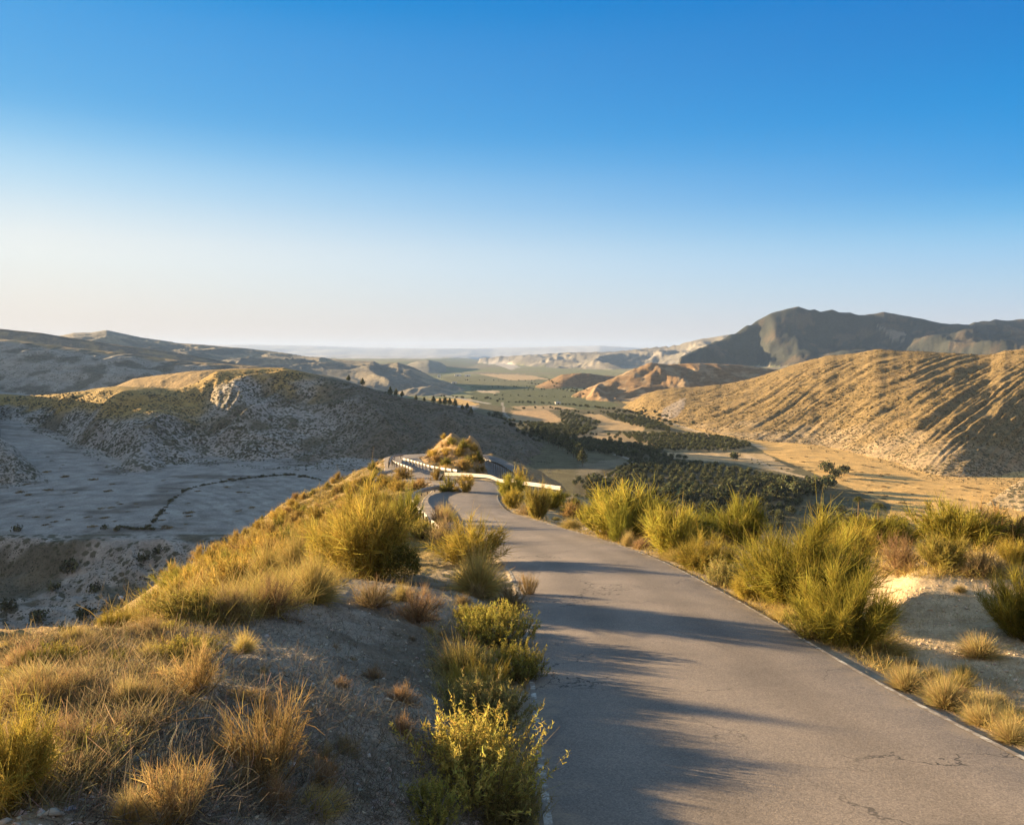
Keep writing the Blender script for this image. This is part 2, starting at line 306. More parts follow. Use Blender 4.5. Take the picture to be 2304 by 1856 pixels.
def inpoly(px, py, poly):
    r = np.zeros(px.shape, bool); n = len(poly)
    for i in range(n):
        x1, y1 = poly[i]; x2, y2 = poly[(i + 1) % n]
        c = ((y1 > py) != (y2 > py)) & (px < (x2 - x1) * (py - y1) / ((y2 - y1) + 1e-9) + x1); r ^= c
    return r
def C(*v): return np.array(v, float)
n1 = fbm(GX / 40, GY / 40, 4, 101); n2 = fbm(GX / 9, GY / 9, 3, 105); n3 = fbm(GX / 150, GY / 150, 3, 109)
colr = np.zeros(GX.shape + (3,)); dots = np.zeros(GX.shape)
def put(m, c, d=None, k=1.0):
    kk = (k * m)[..., None] if not np.isscalar(k) else (m * k)[..., None]
    colr[:] = colr * (1 - kk) + c * kk
    if d is not None: dots[:] = dots * (1 - m * k) + d * m * k
one = np.ones(GX.shape)
fl = (GI == -1)
lf = fl & (GX < -40) & (GY < 1300)
rf = fl & ~lf
put(one, C(.36, .33, .29), .3)
put(lf * 1., C(.345, .315, .275), .12)
put(lf * sst(.0, .6, n1), C(.20, .172, .14), .3)
put(lf * sst(.1, .5, fbm(GX / 90, GY / 12, 3, 115)) * .6, C(.36, .34, .30))
ln_ = np.sin((GX * .75 + GY * .66 + 6 * n1) * 2 * pi / 9.) ; inn = inpoly(GPX, GROW, [(335,1192),(385,1130),(450,1095),(640,1072),(760,1075),(700,1150),(560,1185)]) * lf
put(inn * .5, C(.36, .34, .30)); put(inn * (ln_ > .55) * .4, C(.21, .19, .16)); tr_ = np.abs(perlin(GX / 120, GY / 60, 119)); put(lf * sst(.035, .012, tr_) * .5, C(.38, .35, .31))
put((lf & (GY < 372)) * 1., C(.36, .32, .27), .95)
put((lf & (GY < 372)) * sst(-.1, .3, n1), C(.15, .13, .09), .5)
put((rf & (GY < 1500)) * 1., C(.58, .38, .15), .25)
put((rf & (GY < 1500)) * sst(.1, .5, n2) * .4, C(.40, .30, .14))
put((rf & (GY >= 1500)) * 1., C(.22, .22, .12), .2)
# grove ground, fields and crops on the valley floor (photo rows used as survey marks, laid on the floor)
def poly(pts, c, d=.1, k=1.0): put(inpoly(GPX + 7 * n2 + 5 * n1, GROW + 1.8 * n2 + 1.5 * n1, pts) * fl * 1., c, d, k)
poly([(1080,905),(1400,903),(1480,955),(1520,965),(1700,1003),(1720,1020),(1900,1095),(2010,1140),(1900,1400),(1200,1400),(1150,1000),(1060,930)], C(.145, .128, .072), .5)
poly([(1060,868),(1230,866),(1330,892),(1400,912),(1330,922),(1150,918),(1060,905)], C(.125, .13, .065), .1)
poly([(1000,845),(1230,846),(1240,866),(1060,868),(1000,866)], C(.17, .165, .095), .1)
poly([(1075,841),(1190,843),(1235,853),(1150,856)], C(.46, .34, .2))
poly([(1068,877),(1122,879),(1112,885),(1080,882)], C(.5, .4, .27))
poly([(1150,915),(1260,912),(1300,920),(1180,926)], C(.38, .28, .16))
poly([(1390,974),(1495,974),(1603,978),(1682,997),(1694,1010),(1655,1017),(1508,1017),(1434,998)], C(.36, .27, .14), .0)
poly([(1153,924),(1234,924),(1262,942),(1257,952),(1211,949),(1150,946)], C(.47, .32, .17), .0)
poly([(1308,933),(1349,931),(1375,944),(1449,957),(1449,970),(1360,968),(1300,975),(1340,958),(1356,950)], C(.47, .33, .17), .0)
poly([(1270,971),(1360,974),(1430,985),(1520,1002),(1508,1008),(1400,996),(1300,991)], C(.42, .30, .16), .05)
poly([(1479,1019),(1657,1019),(1720,1022),(1790,1060),(1740,1062),(1657,1044),(1564,1037),(1500,1030)], C(.48, .35, .19), .05)
poly([(1300,1048),(1400,1030),(1410,1042),(1340,1075),(1300,1070)], C(.2, .17, .11), .1)
poly([(1410,1045),(1480,1036),(1560,1046),(1640,1054),(1720,1070),(1825,1092),(1800,1130),(1760,1190),(1300,1190),(1290,1080)], C(.13, .11, .065), .5)  # shaded grove: ground colour darkened to carry shade the sun does not cast
poly([(1490,1090),(1560,1085),(1600,1110),(1500,1115)], C(.10, .13, .05), .1)
def track(pts, wpx, c):
    W = []
    for p, r in pts: D = -90 / S(r); W.append([float(A(p, r)) * D, D])
    d = seg_dist(GX, GY, np.array(W)); put((d < wpx) * 1., c, 0, .9)
track([(1500,950),(1540,962),(1600,980),(1640,990),(1700,1000),(1718,1010)], 4, C(.58, .44, .27))
track([(1679,1024),(1740,1055),(1790,1068),(1850,1082)], 3, C(.52, .40, .25))
track([(1385,1022),(1420,1034),(1418,1042),(1380,1062),(1365,1075),(1362,1095)], 2.2, C(.40, .36, .3))
track([(1130,905),(1135,930),(1150,945),(1160,955)], 2.0, C(.30, .27, .22))
track([(850,900),(960,885),(1010,892),(1100,908)], 6, C(.4, .36, .3))
def hz(name): return (GI == HN.index(name))
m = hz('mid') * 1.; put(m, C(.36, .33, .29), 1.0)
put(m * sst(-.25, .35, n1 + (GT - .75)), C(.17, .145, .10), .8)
mk = sst(.42, .62, GT + .12 * n1) * sst(520, 440, GPX); put(m * mk, C(.36, .25, .09), .55)  # sunlit patch of the upper face put into the colour as gold
mk = sst(.72, .86, GT + .12 * n1) * sst(420, 470, GPX) * sst(760, 660, GPX); put(m * mk, C(.36, .25, .09), .55)  # lit crest likewise painted golden
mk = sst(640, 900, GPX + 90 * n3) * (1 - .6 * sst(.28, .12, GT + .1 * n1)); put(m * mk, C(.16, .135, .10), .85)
put(hz('shoulder') * 1., C(.36, .25, .12), .6)
put(hz('terrace') * 1., C(.33, .30, .25), .6); put(hz('terrace') * sst(.8, .95, GT), C(.40, .28, .15), .3); put(hz('terrace') * sst(.0, .3, n1), C(.19, .17, .13), .6)
put(hz('plateau') * 1., C(.24, .20, .15), .5); put(hz('plateau') * sst(0, .3, n1), C(.36, .27, .16), .3); put(hz('plateau')*sst(.93,.99,GT), C(.13,.11,.08), .3)
put(hz('long') * 1., C(.22, .20, .16), .4); put(hz('long') * sst(.1, .4, n3), C(.33, .28, .2), .3)
put(hz('knob') * 1., C(.24, .22, .17), .2)
put(hz('brown') * 1., C(.25, .165, .09), .35); put(hz('brown') * sst(.1, .4, n1) * .5, C(.42, .32, .2), .3)
put(hz('brownfar') * 1., C(.24, .16, .09), .3)
put(hz('mount') * 1., C(.045, .048, .040), .2); put(hz('mount') * sst(.15, .5, n3 + .4 * n1), C(.09, .074, .052), .2)
put(hz('mount') * inpoly(GPX + 10 * n1, GROW + 5 * n1, [(1975,733),(2000,742),(2035,748),(2030,768),(2005,765)]), C(.20, .165, .125), .1)
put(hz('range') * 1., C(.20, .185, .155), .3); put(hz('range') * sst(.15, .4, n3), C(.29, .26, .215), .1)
put(fl * (GY > 3000) * sst(.0, .35, fbm(GX / 500, GY / 220, 4, 131)), C(.24, .20, .15), .1)
put(inpoly(GPX + 8 * n1, GROW + 3 * n1, [(1085,818),(1120,811),(1145,813),(1170,826),(1150,832),(1120,822)]) * (GY > 3000) * 1., C(.46, .41, .34), 0)
put((hz('far') | hz('faint')) * 1., C(.44, .43, .42), 0)  # farthest ridges coloured pale to stand in for thicker haze
m = hz('right') * 1.; put(m, C(.225, .16, .072), .7)
gg = (GX / GY - .24 * GT); strk = fbm(gg * 60, GT * 2.2, 3, 141)
put(m * sst(.0, .5, strk) * .6, C(.24, .17, .085), .8)
put(m * sst(.15, .5, -strk) * .6, C(.27, .195, .095), .5)
put(m * sst(.30, .05, GT + .15 * n1), C(.33, .25, .15), .85)
put(m * sst(.035, .0, GT), C(.17, .135, .07), .5)
put(m * inpoly(GPX + 6 * n2, GROW + 4 * n2, [(1490,925),(1515,905),(1545,895),(1535,925),(1510,945),(1485,940)]), C(.27, .225, .18), .6)
put(hz('edge') * 1., C(.40, .31, .19), 1.); put(hz('spur') * 1., C(.36, .32, .27), 1.); put(hz('west') * 1., C(.28, .25, .2), .6)
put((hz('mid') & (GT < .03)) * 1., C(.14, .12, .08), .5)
# foreground ridge
fg = (GI == -2) * 1.
dR, _ = near_road(GX.ravel(), GY.ravel()); dR = dR.reshape(GX.shape)
f1 = fbm(GX / 2.2, GY / 2.2, 4, 151); f2 = fbm(GX / .35, GY / .35, 3, 157)
put(fg, C(.36, .29, .19), .0)
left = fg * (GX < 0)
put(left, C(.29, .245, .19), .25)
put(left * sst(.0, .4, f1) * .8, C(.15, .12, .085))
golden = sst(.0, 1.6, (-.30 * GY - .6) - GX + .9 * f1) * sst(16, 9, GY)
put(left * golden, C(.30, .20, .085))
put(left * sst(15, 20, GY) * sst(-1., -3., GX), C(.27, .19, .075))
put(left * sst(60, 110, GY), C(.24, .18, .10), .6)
right = fg * (GX > 0)
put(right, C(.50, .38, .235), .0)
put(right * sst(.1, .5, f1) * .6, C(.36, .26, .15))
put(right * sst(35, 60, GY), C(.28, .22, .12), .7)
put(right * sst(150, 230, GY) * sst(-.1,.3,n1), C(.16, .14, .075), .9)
put(fg * sst(HW + .9, HW + .2, dR + .3 * f2) * .6, C(.24, .21, .17))
put(fg * (np.hypot(GX + 7, GY - 106) < 20) * 1., C(.30, .21, .115), .3)
colr = np.clip(colr * (1 + .10 * f2[..., None] * (GY < 60)[..., None]), 0.01, 1)

# ------------------------------------------------------------------ materials
def newmat(n):
    m = bpy.data.materials.new(n); m.use_nodes = True; t = m.node_tree; b = t.nodes['Principled BSDF']
    b.inputs['Roughness'].default_value = .9; b.inputs['Specular IOR Level'].default_value = .15; return m, t, b
def N(t, k, **kw):
    n = t.nodes.new(k)
    for a, v in kw.items(): setattr(n, a, v)
    return n
def terrain_mat(name, near):
    m, t, b = newmat(name); L = t.links.new
    at_ = N(t, 'ShaderNodeAttribute', attribute_name='Col'); dt = N(t, 'ShaderNodeAttribute', attribute_name='dots')
    geo_ = N(t, 'ShaderNodeNewGeometry')
    def noise(sc, det, ro=.6):
        n = N(t, 'ShaderNodeTexNoise'); n.inputs['Scale'].default_value = sc; n.inputs['Detail'].default_value = det; n.inputs['Roughness'].default_value = ro
        L(geo_.outputs['Position'], n.inputs['Vector']); return n
    a = noise(.09 if not near else 1.7, 6); c = noise(.9 if not near else 18, 5, .7)
    mr = N(t, 'ShaderNodeMapRange'); L(a.outputs[0], mr.inputs[0]); mr.inputs[1].default_value = .3; mr.inputs[2].default_value = .7; mr.inputs[3].default_value = .74; mr.inputs[4].default_value = 1.26
    mr2 = N(t, 'ShaderNodeMapRange'); L(c.outputs[0], mr2.inputs[0]); mr2.inputs[1].default_value = .3; mr2.inputs[2].default_value = .7; mr2.inputs[3].default_value = .72; mr2.inputs[4].default_value = 1.28
    mu = N(t, 'ShaderNodeMath', operation='MULTIPLY'); L(mr.outputs[0], mu.inputs[0]); L(mr2.outputs[0], mu.inputs[1])
    vs = N(t, 'ShaderNodeVectorMath', operation='SCALE'); L(at_.outputs['Color'], vs.inputs[0]); L(mu.outputs[0], vs.inputs['Scale'])
    last = vs.outputs[0]
    # low scrub spots
    vo = N(t, 'ShaderNodeTexVoronoi'); vo.inputs['Scale'].default_value = .26 if not near else .9; vo.inputs['Randomness'].default_value = 1
    wrp = noise(.5 if not near else 2.0, 3); wv = N(t, 'ShaderNodeVectorMath', operation='MULTIPLY_ADD'); L(wrp.outputs['Color'], wv.inputs[0]); wv.inputs[1].default_value = (2.4,) * 3 if not near else (.6,) * 3; L(geo_.outputs['Position'], wv.inputs[2])
    L(wv.outputs[0], vo.inputs['Vector'])
    thr = noise(.05, 3); tm = N(t, 'ShaderNodeMapRange'); L(thr.outputs[0], tm.inputs[0]); tm.inputs[1].default_value = .35; tm.inputs[2].default_value = .65; tm.inputs[3].default_value = .25; tm.inputs[4].default_value = .62
    mm = N(t, 'ShaderNodeMath', operation='MULTIPLY'); L(tm.outputs[0], mm.inputs[0]); L(dt.outputs['Fac'], mm.inputs[1])
    sb = N(t, 'ShaderNodeMath', operation='SUBTRACT'); L(mm.outputs[0], sb.inputs[0]); L(vo.outputs['Distance'], sb.inputs[1])
    cl = N(t, 'ShaderNodeMapRange'); L(sb.outputs[0], cl.inputs[0]); cl.inputs[1].default_value = -.06; cl.inputs[2].default_value = .08
    mx = N(t, 'ShaderNodeMix', data_type='RGBA'); L(cl.outputs[0], mx.inputs[0]); L(last, mx.inputs[6]); mx.inputs[7].default_value = (.085, .08, .045, 1)
    mc = N(t, 'ShaderNodeMath', operation='MULTIPLY'); L(cl.outputs[0], mc.inputs[0]); mc.inputs[1].default_value = .85; L(mc.outputs[0], mx.inputs[0])
    L(mx.outputs[2], b.inputs['Base Color'])
    bp = N(t, 'ShaderNodeBump'); bp.inputs['Strength'].default_value = .9; bp.inputs['Distance'].default_value = .06 if near else 1.6
    hs = N(t, 'ShaderNodeMath', operation='MULTIPLY_ADD'); L(c.outputs[0], hs.inputs[0]); hs.inputs[1].default_value = .8; L(a.outputs[0], hs.inputs[2]); L(hs.outputs[0], bp.inputs['Height']); L(bp.outputs[0], b.inputs['Normal'])
    b.inputs['Specular IOR Level'].default_value = .05
    return m
M_NEAR = terrain_mat('soil', True); M_FAR = terrain_mat('hillside_soil', False)

# ------------------------------------------------------------------ terrain objects
def mesh_np(name, V, F, mat=None, col=None, extra=None, smooth=False, fsz=4):
    me = bpy.data.meshes.new(name); nv, nf = len(V), len(F)
    me.vertices.add(nv); me.vertices.foreach_set('co', np.ascontiguousarray(V, np.float32).ravel())
    me.loops.add(nf * fsz); me.loops.foreach_set('vertex_index', np.ascontiguousarray(F, np.int32).ravel())
    me.polygons.add(nf); me.polygons.foreach_set('loop_start', np.arange(0, nf * fsz, fsz, dtype=np.int32)); me.polygons.foreach_set('loop_total', np.full(nf, fsz, np.int32))
    if smooth: me.polygons.foreach_set('use_smooth', np.ones(nf, bool))
    me.update(calc_edges=True)
    if col is not None:
        ca = me.color_attributes.new('Col', 'FLOAT_COLOR', 'POINT'); ca.data.foreach_set('color', np.concatenate([col, np.ones((nv, 1))], 1).astype(np.float32).ravel())
    if extra is not None:
        ea = me.attributes.new('dots', 'FLOAT', 'POINT'); ea.data.foreach_set('value', extra.astype(np.float32))
    if mat: me.materials.append(mat)
    return me
def link(name, me, parent=None, loc=None, label=None, cat=None, group=None, kind=None):
    o = bpy.data.objects.new(name, me); COL.objects.link(o)
    if parent: o.parent = parent
    if loc is not None: o.location = loc
    if label: o['label'] = label
    if cat: o['category'] = cat
    if group: o['group'] = group
    if kind: o['kind'] = kind
    return o
idx = np.arange(NU * NY).reshape(NY, NU)
Q = np.stack([idx[:-1, :-1], idx[:-1, 1:], idx[1:, 1:], idx[1:, :-1]], -1).reshape(-1, 4)
VI = GI.ravel(); VV = np.stack([GX, GY, GZ], -1).reshape(-1, 3); VC = colr.reshape(-1, 3); VD = dots.ravel()
qi = VI[Q].max(1); qmin = VI[Q].min(1)
mount_ids = [HN.index('mount')]
lab = np.where(qmin == -2, 0, np.where(qi == -1, 1, np.where(np.isin(qi, mount_ids), 3, 2)))
for k, (nm, mt) in enumerate([('ground', M_NEAR), ('valley_floor', M_FAR), ('hills', M_FAR), ('mountain', M_FAR)]):
    q = Q[lab == k]; u, inv = np.unique(q, return_inverse=True)
    link(nm, mesh_np(nm, VV[u], inv.reshape(-1, 4), mt, VC[u], VD[u], True), kind='structure')
# the bank under and behind the photographer
gx, gy = np.meshgrid(np.concatenate([np.linspace(-60, -14, 8), np.linspace(-13.9, 14, 60), np.linspace(14.5, 60, 8)]), np.linspace(-40, .98, 60))
d0, rz0 = near_road(gx, gy)
zb = tps(gx.ravel() * 1., np.full(gx.size, 1.02)).reshape(gx.shape); zb = np.clip(np.interp(gx, [-60, -14, -6, -2, .2, 5, 14, 60], [-30, -6.2, -2.3, -1.7, -2.2, -3.0, -4.4, -15]), -30, 0)
rzz = np.interp(gy, [-40, 1], [3.0, -2.8]); sl = (gy - 1) * -.14
zb = zb + sl; zb = np.where(np.abs(gx - 2.75) < HW + .1, rzz - .06, zb)
nn = gx.size; ii = np.arange(nn).reshape(gx.shape)
qq = np.stack([ii[:-1, :-1], ii[:-1, 1:], ii[1:, 1:], ii[1:, :-1]], -1).reshape(-1, 4)
link('bank', mesh_np('bank', np.stack([gx, gy, zb - .05], -1).reshape(-1, 3), qq, M_NEAR, np.tile(C(.32, .26, .18), (nn, 1)), np.zeros(nn), True), kind='structure')

# sampling the finished ground
def ground_z(x, y): return float(heights(np.array([float(x)]), np.array([float(y)]))[0])
# first hit of the photo ray through a grid column
SG = GZ / GY
def hit(px, py, dmax=1e9):
    """where the ray through photo point px, py meets the ground"""
    a = float(A(px, py)); s = float(S(py)); j = int(np.clip(np.searchsorted(us, a), 1, NU - 1))
    f = (a - us[j - 1]) / (us[j] - us[j - 1]); col = SG[:, j - 1] * (1 - f) + SG[:, j] * f
    k = np.nonzero(col >= s)[0]
    if len(k) == 0: D = 300.
    else:
        k = k[0]
        if k == 0: D = ys[0]
        else:
            g = (s - col[k - 1]) / (col[k] - col[k - 1] + 1e-12); D = ys[k - 1] + g * (ys[k] - ys[k - 1])
    D = min(D, dmax); x = a * D
    jz = int(np.clip(np.searchsorted(ys, D), 1, NY - 1)); fz = (D - ys[jz - 1]) / (ys[jz] - ys[jz - 1])
    z = ((GZ[jz - 1, j - 1] * (1 - f) + GZ[jz - 1, j] * f) * (1 - fz) + (GZ[jz, j - 1] * (1 - f) + GZ[jz, j] * f) * fz)
    return x, D, z
def gz(x, y):
    a = x / y; j = np.clip(np.searchsorted(us, a), 1, NU - 1); k = np.clip(np.searchsorted(ys, y), 1, NY - 1)
    f = np.clip((a - us[j - 1]) / (us[j] - us[j - 1]), 0, 1); g = np.clip((y - ys[k - 1]) / (ys[k] - ys[k - 1]), 0, 1)
    return (GZ[k - 1, j - 1] * (1 - f) + GZ[k - 1, j] * f) * (1 - g) + (GZ[k, j - 1] * (1 - f) + GZ[k, j] * f) * g

# ------------------------------------------------------------------ road
def asphalt():
    m, t, b = newmat('asphalt'); L = t.links.new; g = N(t, 'ShaderNodeNewGeometry')
    def noise(sc, det, ro=.6):
        n = N(t, 'ShaderNodeTexNoise'); n.inputs['Scale'].default_value = sc; n.inputs['Detail'].default_value = det; n.inputs['Roughness'].default_value = ro; L(g.outputs['Position'], n.inputs['Vector']); return n
    big = noise(.55, 5); fine = noise(70, 4, .8); grit = N(t, 'ShaderNodeTexVoronoi'); grit.inputs['Scale'].default_value = 55; L(g.outputs['Position'], grit.inputs['Vector'])
    r = N(t, 'ShaderNodeValToRGB'); L(big.outputs[0], r.inputs[0]); r.color_ramp.elements[0].position = .3; r.color_ramp.elements[0].color = (.160, .135, .114, 1); r.color_ramp.elements[1].position = .72; r.color_ramp.elements[1].color = (.250, .208, .170, 1)
    mr = N(t, 'ShaderNodeMapRange'); L(fine.outputs[0], mr.inputs[0]); mr.inputs[1].default_value = .3; mr.inputs[2].default_value = .7; mr.inputs[3].default_value = .62; mr.inputs[4].default_value = 1.38
    gm = N(t, 'ShaderNodeMapRange'); L(grit.outputs['Color'], gm.inputs[0]); gm.inputs[3].default_value = .75; gm.inputs[4].default_value = 1.3
    m1 = N(t, 'ShaderNodeMath', operation='MULTIPLY'); L(mr.outputs[0], m1.inputs[0]); L(gm.outputs[0], m1.inputs[1])
    vs = N(t, 'ShaderNodeVectorMath', operation='SCALE'); L(r.outputs[0], vs.inputs[0]); L(m1.outputs[0], vs.inputs['Scale'])
    la = N(t, 'ShaderNodeAttribute', attribute_name='dots'); ab = N(t, 'ShaderNodeMath', operation='ABSOLUTE'); L(la.outputs['Fac'], ab.inputs[0])
    # tyre-polished tracks and paler dusty middle; sand and grit drifted over both edges; old repair patches
    tk = N(t, 'ShaderNodeMapRange'); s1 = N(t, 'ShaderNodeMath', operation='SUBTRACT'); L(ab.outputs[0], s1.inputs[0]); s1.inputs[1].default_value = .95; s2 = N(t, 'ShaderNodeMath', operation='ABSOLUTE'); L(s1.outputs[0], s2.inputs[0])
    L(s2.outputs[0], tk.inputs[0]); tk.inputs[1].default_value = .1; tk.inputs[2].default_value = .55; tk.inputs[3].default_value = .86; tk.inputs[4].default_value = 1.04
    v3 = N(t, 'ShaderNodeVectorMath', operation='SCALE'); L(vs.outputs[0], v3.inputs[0]); L(tk.outputs[0], v3.inputs['Scale'])
    pn = N(t, 'ShaderNodeTexVoronoi'); pn.inputs['Scale'].default_value = .23; L(g.outputs['Position'], pn.inputs['Vector']); sp_ = N(t, 'ShaderNodeSeparateColor'); L(pn.outputs['Color'], sp_.inputs[0])
    pr = N(t, 'ShaderNodeMapRange'); L(sp_.outputs[0], pr.inputs[0]); pr.inputs[1].default_value = .7; pr.inputs[2].default_value = .78; pr.inputs[3].default_value = 1; pr.inputs[4].default_value = .87
    v4 = N(t, 'ShaderNodeVectorMath', operation='SCALE'); L(v3.outputs[0], v4.inputs[0]); L(pr.outputs[0], v4.inputs['Scale'])
    en = noise(2.2, 6, .7); ea = N(t, 'ShaderNodeMath', operation='MULTIPLY_ADD'); L(en.outputs[0], ea.inputs[0]); ea.inputs[1].default_value = 1.5; L(ab.outputs[0], ea.inputs[2])
    em = N(t, 'ShaderNodeMapRange'); L(ea.outputs[0], em.inputs[0]); em.inputs[1].default_value = 2.85; em.inputs[2].default_value = 3.35; em.inputs[4].default_value = .85
    mg = N(t, 'ShaderNodeMix', data_type='RGBA'); L(em.outputs[0], mg.inputs[0]); L(v4.outputs[0], mg.inputs[6]); mg.inputs[7].default_value = (.33, .26, .18, 1)
    # cracks: thin cell borders, kept only in patches
    wn = noise(1.6, 4); wv = N(t, 'ShaderNodeVectorMath', operation='MULTIPLY_ADD'); L(wn.outputs['Color'], wv.inputs[0]); wv.inputs[1].default_value = (1.1,) * 3; L(g.outputs['Position'], wv.inputs[2])
    vc = N(t, 'ShaderNodeTexVoronoi', feature='DISTANCE_TO_EDGE'); vc.inputs['Scale'].default_value = .30; L(wv.outputs[0], vc.inputs['Vector'])
    ck = N(t, 'ShaderNodeMapRange'); L(vc.outputs['Distance'], ck.inputs[0]); ck.inputs[1].default_value = .0012; ck.inputs[2].default_value = .0055; ck.inputs[3].default_value = 1; ck.inputs[4].default_value = 0
    pt = noise(.35, 2); pm = N(t, 'ShaderNodeMapRange'); L(pt.outputs[0], pm.inputs[0]); pm.inputs[1].default_value = .38; pm.inputs[2].default_value = .55
    cm = N(t, 'ShaderNodeMath', operation='MULTIPLY'); L(ck.outputs[0], cm.inputs[0]); L(pm.outputs[0], cm.inputs[1])
    mx = N(t, 'ShaderNodeMix', data_type='RGBA'); L(cm.outputs[0], mx.inputs[0]); L(mg.outputs[2], mx.inputs[6]); mx.inputs[7].default_value = (.05, .045, .04, 1)
    L(mx.outputs[2], b.inputs['Base Color']); b.inputs['Roughness'].default_value = .82; b.inputs['Specular IOR Level'].default_value = .3
    bp = N(t, 'ShaderNodeBump'); bp.inputs['Strength'].default_value = .8; bp.inputs['Distance'].default_value = .006; L(m1.outputs[0], bp.inputs['Height']); L(bp.outputs[0], b.inputs['Normal']); return m
def paint():
    m, t, b = newmat('worn_white_paint'); L = t.links.new; g = N(t, 'ShaderNodeNewGeometry'); n = N(t, 'ShaderNodeTexNoise'); n.inputs['Scale'].default_value = 5; n.inputs['Detail'].default_value = 8; n.inputs['Roughness'].default_value = .75; L(g.outputs['Position'], n.inputs['Vector'])
    r = N(t, 'ShaderNodeValToRGB'); L(n.outputs[0], r.inputs[0]); r.color_ramp.elements[0].position = .49; r.color_ramp.elements[0].color = (.2, .17, .14, 1); r.color_ramp.elements[1].position = .62; r.color_ramp.elements[1].color = (.5, .48, .43, 1); L(r.outputs[0], b.inputs['Base Color']); return m
M_ASPH, M_PAINT = asphalt(), paint()
RD = catmull(RP, 30)
tan = np.gradient(RD, axis=0); nrm = np.stack([tan[:, 1], -tan[:, 0], 0 * tan[:, 0]], 1); nrm /= np.linalg.norm(nrm[:, :2], axis=1)[:, None]
arc = np.concatenate([[0], np.cumsum(np.hypot(*(np.diff(RD[:, :2], axis=0).T)))])
def ribbon(name, offs, zo, mat, sel=None, jit=0):
    k = len(offs); V = []
    for c, o in enumerate(offs):
        j = jit * (perlin(arc * 1.3, arc * 0 + np.sign(o) * 7, 201) + .6 * perlin(arc * 5, arc * 0 + np.sign(o), 202)) if (jit and abs(o) > 2) else 0
        p = RD + nrm * (np.array(o + (j * np.sign(o) if jit else 0)) * np.ones(len(RD)))[:, None]
        p = p.copy(); p[:, 2] += zo[c]; V.append(p)
    V = np.stack(V, 1); n = len(RD); I = np.arange(n * k).reshape(n, k)
    q = np.stack([I[:-1, :-1], I[:-1, 1:], I[1:, 1:], I[1:, :-1]], -1)
    if sel is not None: q = q[sel[:-1]]
    return mesh_np(name, V.reshape(-1, 3), q.reshape(-1, 4), mat, extra=np.tile(np.array(offs, float), n), smooth=True)
link('road', ribbon('road', [-HW - .1, -HW, -HW + .05, -1.2, 0, 1.2, HW - .05, HW, HW + .1], [-.14, -.012, 0, .03, .045, .03, 0, -.012, -.14], M_ASPH, jit=.07), kind='structure')
for s in (-1, 1):
    link('road_edge_line', ribbon('road_edge_line', [s * (HW - .11), s * (HW - .04)] if s > 0 else [s * (HW - .04), s * (HW - .11)], [.0082, .0065] if s > 0 else [.0065, .0082], M_PAINT), kind='structure')

